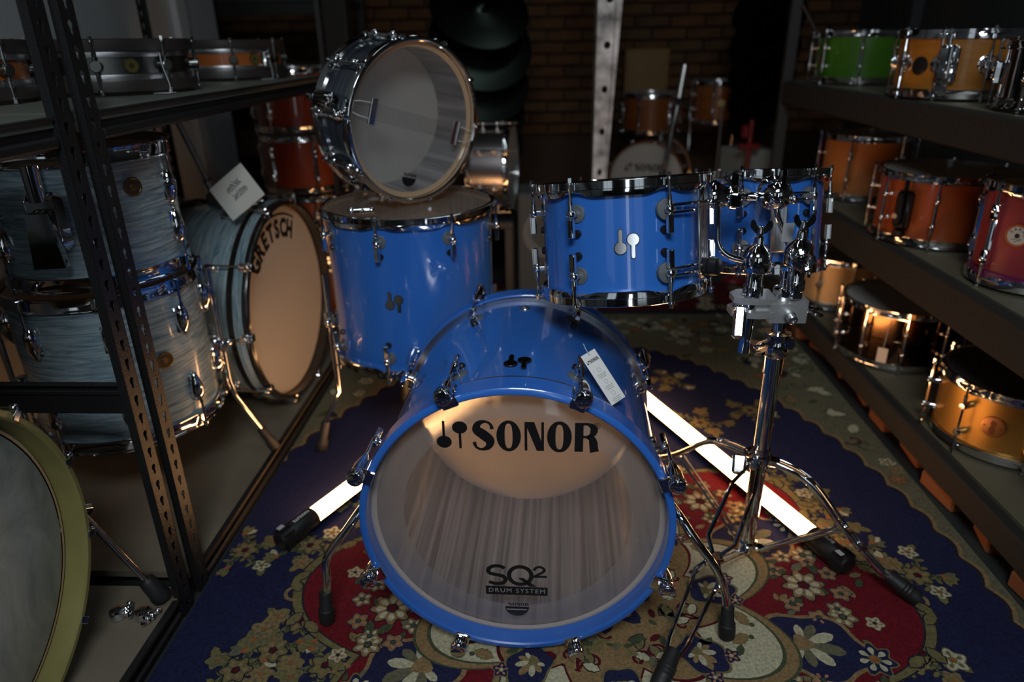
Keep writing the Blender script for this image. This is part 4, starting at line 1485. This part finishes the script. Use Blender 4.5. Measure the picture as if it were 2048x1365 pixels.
for k in range(10):
    a = pi / 2 + radians(18) + k * 2 * pi / 10
    if cme is None:
        co = clg.build('claw', CH, gb)
        cme = co.data
        rme = rod2.build('tension_rod', CH, co).data
        lo = lug2.build('lug', CH, gb)
        lme = lo.data
    else:
        co = link('claw', cme, gb)
        link('tension_rod', rme, co)
        lo = link('lug', lme, gb)
    co.location = (.3195 * cos(a), .3195 * sin(a), GL)
    co.rotation_euler = (0, 0, a)
    lo.location = (GR * cos(a), GR * sin(a), GL - .125)
    lo.rotation_euler = (0, 0, a)
badge_disc(gb, surf(GR, pi / 2 + radians(8), GL - .11), .018, [mat('red_brown_badge', (.10, .02, .015), .4), brown], 'badge', 1.4)
hold = MB().box((0, GR + .022, GL - .20), (.05, .045, .055), bev=.006)
hold.cyl((.0, GR + .04, GL - .21), (-.02, GR + .085, GL - .215), .013, n=14)
hold.cyl((-.02, GR + .085, GL - .215), (-.05, GR + .27, GL - .26), .0085, n=14)
hold.ball((.03, GR + .05, GL - .2), .012, 12)
hold.build('tom_holder', CHD, gb)
# booklet propped on the bass drum
bk_n = Vector((.35, -.93, .28))
P4 = [Vector((-.945, 1.95, .773)), Vector((-.829, 1.955, .823)), Vector((-.776, 1.93, .729)), Vector((-.878, 1.925, .686))]
cen = sum(P4, Vector()) / 4
ux = (P4[1] - P4[0]).normalized()
uz = ux.cross((P4[2] - P4[1])).normalized()
uz = -uz if uz.y > 0 else uz
bkM = frame(uz, tuple((P4[0] - P4[3]).normalized()), tuple(cen))
bk = thing('booklet', 'white booklet with handwriting propped on the pale blue bass drum', 'booklet', matrix=bkM)
MB().box((0, 0, .001), (.122, .108, .0015), bev=.0003).box((-.002, -.002, -.002), (.120, .104, .0012)).box((-.004, .0, -.0045), (.120, .104, .0012)).build('pages', PAPER, bk, smooth=False)
hw = MB()
r2 = random.Random(5)
for ln in range(2):
    pts = []
    for i in range(22):
        u = i / 21
        pts.append((-.022 + u * .05 + .006 * sin(i * 2.1) + ln * .004, .016 - ln * .026 + .010 * sin(i * 1.9 + ln) * (1.3 if i % 7 == 0 else .8) + u * .004, .0022))
    hw.tube(spline(pts, 4), .0008, 5)
hw.build('handwriting', INK, bk)

# foreground drum with the calfskin head, on the near rack
VM = frame((1, 0, 0), (0, 0, 1), (-1.22, .742, .3695))
vd = thing('bass_drum', 'old bass drum with olive wooden hoop and calfskin head at the left edge', 'drum', matrix=VM)
VL, VR = .37, .29
MB().lathe([(VR, .04), (VR, VL - .04), (VR - .008, VL - .04), (VR - .008, .04)], 96, [0, 1, 1, 1], None, True).build('shell', [mat('dark_varnish', (.05, .035, .02), .35), PLY], vd)
ho = MB().lathe([(.295, 0), (.295, .044), (.298, .047), (.306, .047), (.309, .044), (.309, 0)], 128, 0, None, True).build('hoop', OLIVE, vd, (0, 0, VL - .047))
link('hoop', ho.data, vd, (0, 0, .047), (pi, 0, 0))
MB().lathe([(.0005, VL - .040), (.15, VL - .040), (.285, VL - .040), (.296, VL - .046)], 96).build('front_head', SKIN, vd)
MB().lathe([(.296, .046), (.285, .040), (.0005, .040)], 96).build('rear_head', SKIN, vd)
clv = MB().box((.004, 0, -.014), (.005, .014, .040), bev=.002).box((-.004, 0, .003), (.018, .014, .004), bev=.0015)
clv.ball((.010, 0, -.006), .007, 10).cyl((.010, 0, -.11), (.010, 0, 0), .003, n=8)
cme = None
for k in range(12):
    a = radians(15) + k * 2 * pi / 12
    if cme is None:
        co = clv.build('claw', CH, vd)
        cme = co.data
    else:
        co = link('claw', cme, vd)
    co.location = (.309 * cos(a), .309 * sin(a), VL)
    co.rotation_euler = (0, 0, a)
a = radians(-11)
v = Vector((cos(a), sin(a), 0))
sb = MB().box((.309 + .006, 0, VL - .03), (.012, .055, .03), 0, RZ(a), bev=.004)
sb.cyl(tuple(v * .312 + Vector((0, .02, VL - .035))), tuple(v * .35 + Vector((0, .005, VL - .03))), .012, n=14)
sb.ball(tuple(v * .33 + Vector((0, .035, VL - .03))), .008, 10)
sb.build('spur_bracket', CH, vd)
e0 = v * .33 + Vector((0, .015, VL - .033))
e1 = Vector((.366, -.281, VL + .044))
so = MB().cyl(e0, e1, .0065, n=12).build('spur_leg', CHD, vd)
MB().turn(e1 - (e1 - e0).normalized() * .035, e1 + (e1 - e0).normalized() * .03, [(0, 0), (0, .011), (.006, .0165), (.045, .019), (.05, .0205), (.06, .0205), (.062, 0)], 18).build('rubber_foot', BLK, so)

for i, (x, y, rz, lb) in enumerate([(-.868, 1.066, .5, 'chrome drum clamp on the fibreboard, the one nearer the old bass drum'), (-.815, 1.066, -.4, 'chrome drum clamp on the fibreboard, the one nearer the rack post')]):
    c = thing('memory_clamp', lb, 'clamp', (x, y, .0525), (0, 0, rz), group='chrome clamps on the bottom board')
    MB().lathe([(.009, 0), (.015, .001), (.016, .004), (.016, .016), (.015, .019), (.009, .020)], 20, 0, TR(0, 0, .0), True).build('collar', CH, c)
    MB().box((.020, .004, .010), (.016, .010, .016), bev=.003).box((.020, -.008, .010), (.016, .008, .016), bev=.003).build('jaw', CH, c)
    MB().cyl((.022, -.018, .010), (.022, .016, .010), .0032, n=8).ball((.022, .018, .012), .007, 10).ball((.022, -.018, .010), .0055, 8).build('screw', CH, c)

# ------------------------------------------------------------------ old shallow snares on the upper left shelf
def stringtag(label, p, q, flat):
    t = thing('string_tag', label, 'tag', p, group='white string tags')
    p, q = Vector(p), Vector(q)
    d = q - p
    MB().tube(spline([(0, 0, 0), (.003, -.004, d.z * .3), tuple(d * .8 + Vector((.004, 0, 0))), tuple(d)], 6), .0011, 6).build('string', WHITE, t)
    MB().box(tuple(d + Vector((-.01, -.004, .001))), (.038, .03, .0012), 0, None).build('card', WHITE, t, smooth=False)


orange_v = mat('orange_varnish', (.32, .085, .012), .35, coat=.4, var=(.3, 6))
nickel = mat('smoked_nickel', (.16, .165, .16), .3, 1.0)
for x, y, wr, ph, lb in ((-1.222, 1.43, orange_v, -52, 'old shallow snare with orange shell at the left edge of the top left shelf'),
                         (-1.043, 1.775, nickel, -68, 'old shallow snare with dull metal shell and round plate, on the top left shelf'),
                         (-1.045, 2.445, orange_v, -60, 'old shallow orange snare farthest back on the top left shelf')):
    z = 1.0368
    d = drum('snare_drum', lb, 'drum', up_at(x, y, z), .178, .112, 8, 'disc', 'wood', wr, PLY, HEADW, HEADW, phase=radians(ph), seg=80, hoopm=mat('dark_wood_hoop', (.035, .028, .026), .4), lugm=nickel, rodm=CHD, group='old snares on the top left shelf')
    badge_disc(d, surf(.178, radians(ph + 22), .056), .017, [mat('olive_badge', (.10, .09, .02), .4), brown], 'air_vent_plate')
    stm = MB().box((.178 + .010, 0, .055), (.022, .03, .045), 0, RZ(radians(ph + 33 if y > 2 else ph - 60)), bev=.004)
    stm.ball(tuple(RZ(radians(ph + 33 if y > 2 else ph - 60)) @ Vector((.178 + .024, 0, .06))), .008, 10)
    stm.build('strainer', CHD, d)
stringtag('white string tag hanging from the dull metal snare onto the shelf', (-.872, 1.69, 1.118), (-.862, 1.685, 1.0315), 0)
stringtag('white string tag hanging from the farthest orange snare', (-.868, 2.36, 1.118), (-.862, 2.352, 1.0315), 0)
stringtag('white looped string tag hanging from the leftmost orange snare', (-1.058, 1.305, 1.118), (-1.045, 1.290, 1.0315), 0)

# ------------------------------------------------------------------ right rack
rk = thing('shelving_rack', 'dark grey rack with carpet-edged shelves of snare drums on the right', 'shelf', (0, 0, 0))
WX0, WX1, WY0, WY1 = 1.03, 1.56, .35, 3.24
boardr = mat('shelf_fibreboard', (.125, .115, .075), .6, var=(.15, 5))
for zt, th in ((.957, .09), (.548, .105), (.118, .072)):
    MB().box(((WX0 + WX1) / 2 + .02, (WY0 + WY1) / 2, zt - .008), (WX1 - WX0 - .04, WY1 - WY0 - .01, .016)).build('shelf_board', boardr, rk, smooth=False)
    b = MB().box((WX0 + .018, (WY0 + WY1) / 2, zt - th / 2), (.036, WY1 - WY0, th), bev=.006)
    b.build('shelf_front', CARP, rk, smooth=False)
    MB().box((WX1 - .015, (WY0 + WY1) / 2, zt - th / 2), (.03, WY1 - WY0, th)).build('shelf_back', CARP, rk, smooth=False)
for x, y in ((WX0 + .02, WY1 + .018), (WX1 - .02, WY1 + .018), (WX0 + .02, WY0 - .022), (WX1 - .02, WY0 - .022)):
    MB().box((x, y, 1.02), (.045, .036, 2.03), bev=.003).build('upright', GREYP, rk, smooth=False)
MB().tube([(1.06, WY1 - .03, 1.25), (1.22, WY1 - .03, 1.02)], .006, 8).build('brace', GREYP, rk)
bk_me = None
for i in range(15):
    y = .45 + i * .19
    nm_ = 'brick'
    if bk_me is None:
        o = MB().box((0, 0, 0), (.09, .168, .046), bev=.006).build('brick', mat('dark_brick', (.17, .06, .022), .85, bump=(.6, 40)), rk, smooth=False)
        bk_me = o.data
    else:
        o = link('brick', bk_me, rk)
    o.location = (WX0 + .062 + random.uniform(-.025, .03), y, .0232)
    o.rotation_euler = (0, 0, random.uniform(-.25, .25))
    o.scale = (1, random.uniform(.55, .95), 1)


def gloss(n, c, c2=None, sc=(2, 2, 6)):
    return mat(n, c, .3, coat=.9) if c2 is None else mat(n, c, .32, coat=.8, streak=(c2, sc, .25))


def strainer(d, R, H, a, m=CH):
    T = RZ(a)
    b = MB().box((R + .012, 0, H * .5), (.026, .036, H * .55), 0, T, bev=.004)
    b.box((R + .028, -.004, H * .52), (.014, .026, H * .48), 0, T, bev=.005)
    b.box((R + .02, .024, H * .5), (.008, .014, H * .5), 0, T, bev=.003)
    b.cyl(tuple(T @ Vector((R + .018, 0, H * .75))), tuple(T @ Vector((R + .018, 0, H * .92))), .006, n=12)
    b.box((R + .014, 0, H * .16), (.022, .032, .022), 0, T, bev=.003)
    o = b.build('strainer', m, d)
    MB().cyl(tuple(T @ Vector((R + .034, -.006, H * .42))), tuple(T @ Vector((R + .042, -.006, H * .42))), .0075, n=16).build('strainer_screw', CH, o)


G = 'snare drums on the right rack'
green = drum('snare_drum', 'lime green snare drum at the far end of the top right shelf', 'drum', up_at(1.244, 3.00, .9640), .165, .185, 8, 'tube', 'triple', gloss('lime_green_lacquer', (.05, .16, .008)), PLY, phase=radians(202), group=G)
badge_disc(green, surf(.165, radians(188), .085), .014, [mat('red_badge', (.25, .02, .01), .4), brown])
amber = drum('snare_drum', 'amber wood snare drum with round turret lugs on the top right shelf', 'drum', up_at(1.222, 2.23, .9640), .178, .18, 10, 'turret', 'diecast', gloss('amber_varnish', (.30, .11, .012), (.42, .17, .02), (3, 3, 30)), PLY, phase=radians(186), group=G)
strainer(amber, .178, .18, radians(228))
MB().turn(tuple(RZ(radians(204)) @ Vector((.176, 0, .085))), tuple(RZ(radians(204)) @ Vector((1, 0, .085))), [(0, 0), (0, .024), (.004, .024), (.006, .02), (.006, 0)], 24).build('vent_disc', BLKP, amber)
MB().turn(tuple(RZ(radians(262)) @ Vector((.176, 0, .06))), tuple(RZ(radians(262)) @ Vector((1, 0, .06))), [(0, 0), (0, .010), (.004, .010), (.006, .006), (.006, 0)], 18).build('vent_disc', BLKP, amber)
orange = drum('tom_drum', 'satin orange drum beside the far upright on the middle right shelf', 'drum', up_at(1.255, 2.83, .5550), .152, .235, 6, 'tube', 'triple', mat('satin_orange', (.42, .145, .035), .4), PLY, phase=radians(228), group=G)
redd = drum('snare_drum', 'deep orange red snare drum with chrome strainer on the middle right shelf', 'drum', up_at(1.222, 2.19, .5550), .178, .205, 8, 'tube', 'triple', gloss('orange_red_lacquer', (.26, .042, .010), (.33, .07, .012), (3, 3, 3)), PLY, phase=radians(238), group=G)
strainer(redd, .178, .205, radians(212), mat('black_nickel', (.05, .05, .055), .2, 1.0))
sak = drum('snare_drum', 'small magenta orange snare drum with round spiral badge at the right edge', 'drum', up_at(1.222, 1.735, .5550), .128, .25, 6, 'castlug', 'scallop', mat('magenta_satin', (.24, .028, .035), .35, coat=.4), PLY, phase=radians(191), group=G)
MB().lathe([(.1285, .020), (.1345, .021), (.1345, .036), (.1285, .037)], 64, 0, None, True).build('base_band', mat('magenta_band', (.13, .01, .07), .3, coat=.5), sak)
SB = surf(.128, radians(216), .135)
bo = MB().lathe([(.0004, .003), (.0215, .003), (.0225, .0045), (.026, .0045), (.0275, .002), (.0275, -.008)], 36, [0, 1, 1, 1, 1], SB)
bo = bo.build('badge', [mat('pearl_badge', (.42, .42, .40), .35), mat('orange_rim', (.35, .09, .02), .4)], sak)
bt_ = MB()
for i, ch in enumerate('SAKAE'):
    t = radians(150 - i * 36)
    bt_.text(ch, .010, SB @ TR(.0155 * cos(t), .0155 * sin(t), .0034) @ RZ(t - pi / 2), bold=.01)
for k in range(3):
    t0 = radians(230 + k * 40)
    pts = [(.007 * cos(t0) + .006 * u * cos(t0) + .003 * sin(u * 5), .007 * sin(t0) + .009 * u * sin(t0)) for u in [i / 10 for i in range(11)]]
    fat_stroke(bt_, pts, [.0012] * 11, SB @ TR(0, 0, .0034))
bt_.add([(.0055 * cos(2 * pi * i / 20), .0055 * sin(2 * pi * i / 20), .0035) for i in range(20)], [tuple(range(20))], 0, SB)
bt_.build('badge_print', INK, bo, smooth=False)
copper = drum('snare_drum', 'polished black and copper metal snare drum with paper tag on the bottom right shelf', 'drum', up_at(1.215, 2.27, .1250), .178, .198, 10, 'tube', 'triple', mat('copper_black_plate', (.15, .085, .042), .12, 1.0), PLY, phase=radians(214), group=G)
MB().lathe([(.1778, .096), (.1805, .097), (.1812, .0985), (.1805, .100), (.1778, .101)], 72).build('shell_bead', mat('copper_black_plate'), copper)
tg2 = thing('price_tag', 'blank paper price tag hanging in front of the copper snare drum', 'tag', (1.095, 2.105, .18))
MB().box((0, 0, .0), (.03, .0015, .05), 0, RZ(-.6), bev=.0004).build('card', mat('cream_card', (.6, .5, .42), .6), tg2, smooth=False)
MB().tube([(0, 0, .024), (.006, .006, .08), (.02, .02, .12)], .0008, 5).build('string', WHITE, tg2)
gold = drum('snare_drum', 'satin gold snare drum with copper badge and white peg lugs, bottom right', 'drum', up_at(1.258, 1.70, .1250), .178, .19, 8, 'peg', 'diecast', mat('satin_gold', (.42, .22, .05), .38, .75), PLY, top=film('smoky_head', 0.0, (.10, .095, .09), rough=.25), phase=radians(204), group=G)
GBD = surf(.178, radians(224), .097)
bo = MB().lathe([(.0004, .004), (.024, .004), (.027, .0035), (.028, .001), (.028, -.006)], 36, 0, GBD).build('badge', mat('copper_badge', (.55, .26, .12), .35, 1.0), gold)
em = MB()
em.add([(x * .001, y * .001, .0045) for x, y in [(-5, -20), (4, -20), (7, -6), (5, 4), (8, 10), (3, 17), (-3, 18), (-7, 11), (-4, 3), (-8, -6)]], [tuple(range(10))], 0, GBD)
for sx in (-1, 1):
    em.text('★', .008, GBD @ TR(sx * .018, .002, .0045)) if False else em.add([(sx * .018 + (.004 if i % 2 == 0 else .0018) * cos(pi / 2 + i * pi / 5), (.004 if i % 2 == 0 else .0018) * sin(pi / 2 + i * pi / 5), .0045) for i in range(10)], [tuple(range(10))], 0, GBD)
em.build('badge_print', mat('dark_copper', (.2, .08, .04), .4, .8), bo, smooth=False)
hp_ = MB()
for i in range(5):
    t = i * 2 * pi / 5
    pts = [(.02 + .028 * cos(t + u * 1.2) * (.4 + u), .028 * sin(t + u * 1.2) * (.4 + u), 0) for u in [j / 8 for j in range(9)]]
    fat_stroke(hp_, [(p[0], p[1]) for p in pts], [.004] * 9, TR(-.08, -.06, .1785))
hp_.build('head_print', INK, gold, smooth=False)
brd = drum('snare_drum', 'beige metal snare drum far back on the bottom right shelf', 'drum', up_at(1.225, 2.83, .1250), .178, .20, 10, 'disc', 'triple', mat('beige_satin_metal', (.52, .36, .20), .42, .5), PLY, phase=radians(228), group=G)
MB().lathe([(.178, .02), (.1795, .02), (.1795, .03), (.178, .03)], 60).build('shell_bead', ALU, brd)
chs = drum('snare_drum', 'chrome snare drum cut off by the right edge, on the top right shelf', 'drum', up_at(1.262, 1.768, .9670), .178, .15, 8, 'block', 'triple', CH, PLY, phase=radians(196), group=G)

# ------------------------------------------------------------------ things at the back of the room
rs = [(.007, .285), (.306, .262), (.582, .222), (.818, .235)]
ora = mat('red_orange_fade', (.13, .010, .005), .3, coat=.9, streak=((.23, .036, .007), (3, 3, 1), .3))
for k, (z, h) in enumerate(rs):
    drum('tom_drum', ['red orange drum at the floor, lowest of the stack behind the left rack', 'red orange drum, second from the floor in the stack behind the left rack', 'red orange drum in the middle of the stack behind the left rack, above the booklet', 'red orange drum on top of the stack behind the left rack'][k], 'drum', up_at(-.99, 2.93, z), .158, h, 6, 'castlug', 'triple', ora, PLY, phase=radians(-70 + k * 7), seg=56, group='red orange drum stack')
# perforated steel column
colm = MB()
cp = thing('steel_column', 'galvanised steel column with round holes, widening upward, behind the blue toms', 'column', (.265, 3.15, .0065))
n_ = 20
cell = .17
wc = .098
hole = [(.015 * cos(2 * pi * i / 16), .015 * sin(2 * pi * i / 16)) for i in range(16)]
out = []
for x, y in hole:
    k = min((wc / 2) / max(abs(x), 1e-9), (cell / 2) / max(abs(y), 1e-9))
    out.append((x * k, y * k))
for cx_, cy_ in ((1, 1), (-1, 1), (-1, -1), (1, -1)):
    j = min(range(16), key=lambda q: hypot(out[q][0] - cx_ * wc / 2, out[q][1] - cy_ * cell / 2))
    out[j] = (cx_ * wc / 2, cy_ * cell / 2)
for q in range(17):
    zc = (q + .5) * cell
    for s_ in (-1, 1):
        vs = [(x, s_ * wc / 2, zc + y) for x, y in out] + [(x, s_ * wc / 2, zc + y) for x, y in hole]
        fs = [(k, (k + 1) % 16, 16 + (k + 1) % 16, 16 + k) for k in range(16)]
        colm.add(vs, fs if s_ < 0 else [f[::-1] for f in fs])
        vs = [(x, s_ * wc / 2, zc + y) for x, y in hole] + [(x, s_ * (wc / 2 - .006), zc + y) for x, y in hole]
        colm.add(vs, [(k, (k + 1) % 16, 16 + (k + 1) % 16, 16 + k) for k in range(16)])
for s_ in (-1, 1):
    colm.box((s_ * (wc / 2 - .002), 0, 1.44), (.004, wc, 2.88))
colm.v = [(-wc / 2 + (x + wc / 2) * min(max(.60 + .45 * (z - .5) / .8, .45), 1.2), y, z) for x, y, z in colm.v]
colm.build('column_body', STEEL, cp, smooth=False)
MB().box((0, 0, .006), (.16, .16, .012), bev=.002).build('base_plate', STEEL, cp, smooth=False)


def cymbal_mb(r):
    return MB().lathe([(.006, .026), (.018, .025), (.032, .018), (.040, .009), (.046, .007), (r * .6, .001), (r, -.012), (r, -.0132), (r * .6, -.0005), (.046, .0055), (.039, .0075), (.031, .0165), (.018, .0235), (.006, .0245)], 56, 0, None, True)


DCY = mat('dark_cymbal_bronze', (.035, .045, .036), .3, 1.0)


def cymbal_tree(label, glabel, x, y, items, yaw):
    t = thing('cymbal_tree', label, 'stand', (x, y, 0))
    MB().cyl((0, 0, .02), (0, 0, 1.55), .014, n=14).build('pole', GREYP, t)
    MB().lathe([(.0005, .022), (.05, .021), (.076, .012), (.08, .001), (.0005, .001)], 28).build('base_plate', GREYP, t)
    for k, (z, r, tl) in enumerate(items):
        d = Vector((cos(yaw), sin(yaw), 0))
        nv = (d * sin(tl) + Vector((0, 0, 1)) * cos(tl)).normalized()
        c_ = Vector((x, y, z)) + d * .19
        MB().cyl((d.x * .01, d.y * .01, z - .01), tuple(c_ - Vector((x, y, 0))), .006, n=8).build('arm', GREYP, t)
        M = frame(nv, (0, 0, 1), tuple(c_))
        cy = cymbal_mb(r).build('cymbal', DCY)
        cy.matrix_world = M
        tag(cy, glabel[k], 'cymbal', 'dark cymbals on the trees')


pos = ['topmost', 'second from the top', 'third from the top', 'fourth from the top', 'lowest']
cymbal_tree('dark cymbal tree standing behind the leaning snare drum', ['dark cymbal, %s on the tree behind the leaning snare' % p for p in pos], -.332, 3.55,
            [(1.27, .22, radians(46)), (1.13, .235, radians(54)), (.98, .22, radians(56)), (.85, .20, radians(56)), (.71, .19, radians(60))], radians(-72))
cymbal_tree('dark cymbal tree standing past the right rack upright', ['dark cymbal, %s on the tree past the right rack' % p for p in pos], 1.228, 3.80,
            [(1.31, .20, radians(50)), (1.17, .20, radians(50)), (1.03, .19, radians(50)), (.91, .18, radians(50)), (.805, .165, radians(50))], radians(-150))
# amber kit
AM = gloss('amber_kit_lacquer', (.13, .034, .006), (.20, .065, .010), (4, 4, 20))
rb = tag(MB().box((.715, 4.155, .10), (.85, .69, .1995), bev=.01).build('drum_riser', mat('black_riser', (.012, .012, .012), .7), smooth=False), 'low black riser under the small amber kit at the back', 'riser')
ab = thing('bass_drum', 'small amber bass drum with white front head at the back of the room', 'drum', matrix=frame((-.30, -1, 0), (0, 0, 1), (.665, 4.23, .424)))
AR, AL = .200, .36
MB().lathe([(AR, .03), (AR, AL - .03), (AR - .007, AL - .03), (AR - .007, .03)], 64, [0, 1, 1, 1], None, True).build('shell', [AM, PLY], ab)
ho = MB().lathe([(.198, 0), (.198, .036), (.202, .038), (.206, .036), (.2075, 0)], 64, 0, None, True).build('hoop', AM, ab, (0, 0, AL - .038))
link('hoop', ho.data, ab, (0, 0, .038), (pi, 0, 0))
MB().lathe([(.0004, AL - .016), (.192, AL - .016), (.198, AL - .022)], 64).build('front_head', HEADW, ab)
MB().lathe([(.198, .022), (.0004, .016)], 64).build('rear_head', HEADW, ab)
ap = MB()
word_sonor(ap, TR(-.065, .045, AL - .0155) @ Matrix.Diagonal((.0385, .04, 1, 1)))
mallet_print(ap, TR(-.10, .066, AL - .0155), .042)
ap.build('maker_lettering', INK, ab, smooth=False)
cme = None
for k in range(8):
    a = pi / 2 + (k + .5) * pi / 4
    if cme is None:
        co = MB().box((.004, 0, -.012), (.006, .02, .036), bev=.002).ball((.012, 0, .002), .011, 12).build('claw', CH, ab)
        cme = co.data
    else:
        co = link('claw', cme, ab)
    co.location = (.2075 * cos(a), .2075 * sin(a), AL)
    co.rotation_euler = (0, 0, a)
drum('tom_drum', 'amber rack tom above the small amber bass drum at the back', 'drum', up_at(.60, 4.10, .655), .152, .21, 6, 'castlug', 'triple', AM, PLY, phase=radians(-60), seg=56, group='amber kit toms')
sto = thing('tom_post', 'chrome tom post rising from the small amber bass drum', 'stand', (.665, 4.10, .61))
MB().cyl((0, 0, 0), (.0, 0, .04), .02, n=14).build('bracket', CH, sto)
aft = drum('floor_tom', 'amber floor tom to the right of the small amber kit at the back', 'drum', up_at(.965, 4.13, .70), .128, .22, 6, 'tube', 'triple', AM, PLY, phase=radians(-110), seg=56, group='amber kit toms')
for k in range(3):
    a = radians(-90 + k * 120)
    MB().tube([(.14 * cos(a), .14 * sin(a), .10), (.14 * cos(a), .14 * sin(a), -.38), (.17 * cos(a), .17 * sin(a), -.498)], .006, 8).build('leg', CHD, aft)
badge_disc(aft, surf(.128, radians(-92), .11), .02, [mat('yellow_badge', (.5, .45, .2), .4), brass])
ar = thing('cymbal_arm_stand', 'chrome boom arm stand rising in front of the amber kit', 'stand', (.585, 3.50, 0))
MB().tube([(0, 0, .10), (.01, 0, .55)], .012, 12).build('pole', GREYP, ar)
MB().tube([(.01, 0, .55), (.03, .0, .70), (.055, .01, .86)], .013, 12).build('upper_tube', CH, ar)
MB().tube([(.055, .01, .86), (.075, .02, 1.02)], .017, 12).build('boom_tube', mat('bright_chrome', (.9, .9, .9), .3, 1.0), ar)
MB().box((.053, .005, .86), (.045, .04, .035), bev=.006).build('tilter', CH, ar)
tb = MB()
for k in range(3):
    a = radians(30 + k * 120)
    tb.tube([(0, 0, .16), (.2 * cos(a), .2 * sin(a), .012)], .007, 8)
tb.build('tripod', GREYP, ar)
sx_ = thing('wooden_box', 'brown wooden box hung on the brick wall behind the amber kit', 'box', (.66, 4.86, .78))
MB().box((0, 0, .15), (.28, .14, .30), bev=.006).build('body', mat('brown_wood', (.22, .10, .02), .5, streak=((.28, .14, .03), (4, 4, 30), .2)), sx_, smooth=False)
MB().box((0, -.072, .15), (.24, .006, .26), bev=.002).build('front_panel', mat('brown_wood'), sx_, smooth=False)
gx = thing('grey_carton', 'pale grey carton standing on the floor past the blue toms', 'box', (1.05, 3.66, 0.0005))
MB().box((0, 0, .31), (.20, .25, .62), 0, RZ(.3), bev=.004).build('body', mat('grey_card', (.22, .25, .24), .7), gx, smooth=False)
MB().box((0, 0, .621), (.035, .245, .002), 0, RZ(.3)).build('tape', WHITE, gx, smooth=False)
rst = thing('red_percussion_stand', 'red metal percussion stand beside the pale grey carton', 'stand', (.97, 3.425, 0))
MB().cyl((0, 0, .015), (0, 0, .78), .012, n=12).build('pole', mat('red_metal', (.13, .008, .012), .35), rst)
MB().box((0, 0, .66), (.10, .03, .03), bev=.006).box((-.03, -.01, .73), (.03, .05, .06), bev=.008).build('head', mat('red_metal'), rst)
MB().lathe([(.0005, .02), (.05, .018), (.065, .001), (.0005, .001)], 24).build('base_plate', mat('red_metal'), rst)
cs = drum('snare_drum', 'chrome snare drum lying on its side behind the blue floor tom', 'drum', frame((1, -.1, .0), (0, 0, 1), (-.29, 2.97, .650)), .17, .17, 8, 'tube', 'triple', mat('satin_chrome', (.6, .56, .58), .25, 1.0), PLY, phase=.3, seg=56)
tbx = thing('display_table', 'black display table under the chrome snare behind the floor tom', 'table', (-.29, 3.0, .0065))
MB().box((0, 0, .423), (.34, .30, .03), bev=.004).build('top', GREYP, tbx, smooth=False)
for x in (-.15, .15):
    for y in (-.13, .13):
        MB().box((x, y, .2055), (.03, .03, .408)).build('leg', GREYP, tbx, smooth=False)
spk = thing('speaker_cabinet', 'grey speaker cabinet with round cone on the floor behind the blue tom', 'speaker', (.03, 2.93, .0065))
MB().box((0, 0, .2805), (.26, .22, .56), bev=.008).build('cabinet', mat('grey_cabinet', (.06, .065, .065), .7), spk, smooth=False)
T = frame((0, -1, 0), (0, 0, 1), (0, -.111, .40))
MB().lathe([(.11, -.004), (.11, .006), (.095, .008), (.085, .004), (.05, -.012), (.03, -.014), (.028, -.004), (.0004, .002)], 40, 0, T).build('cone', mat('grey_cone', (.13, .135, .135), .6), spk)
# far left rack with a cymbal, black pillar
fr2 = thing('shelving_rack', 'black rack in the far left corner with a cymbal on it', 'shelf', (0, 0, 0))
for x, y in ((-1.95, 3.75), (-1.02, 3.75), (-1.95, 4.3), (-1.02, 4.3)):
    MB().box((x, y, .95), (.04, .04, 1.9)).build('upright', RACK, fr2, smooth=False)
for z in (.5, 1.02, 1.33):
    MB().box((-1.485, 4.025, z), (.95, .58, .03), bev=.003).build('shelf_board', GREYP, fr2, smooth=False)
    MB().box((-1.485, 3.745, z - .03), (.93, .02, .06)).build('beam', RACK, fr2, smooth=False)
cy = cymbal_mb(.22).build('cymbal', mat('pale_cymbal', (.45, .47, .42), .3, 1.0), None, (-1.38, 4.02, 1.05))
tag(cy, 'pale cymbal lying on the rack in the far left corner', 'cymbal')
pil = thing('black_pillar', 'tall black pillar beside the far end of the left racks', 'column', (-.93, 3.42, 0))
MB().box((0, 0, 1.445), (.13, .10, 2.89), bev=.004).build('shaft', mat('matt_black', (.01, .01, .01), .7), pil, smooth=False)
MB().box((-.067, -.03, 1.445), (.008, .04, 2.88)).build('edge_strip', mat('red_brown_strip', (.12, .045, .02), .6), pil, smooth=False)
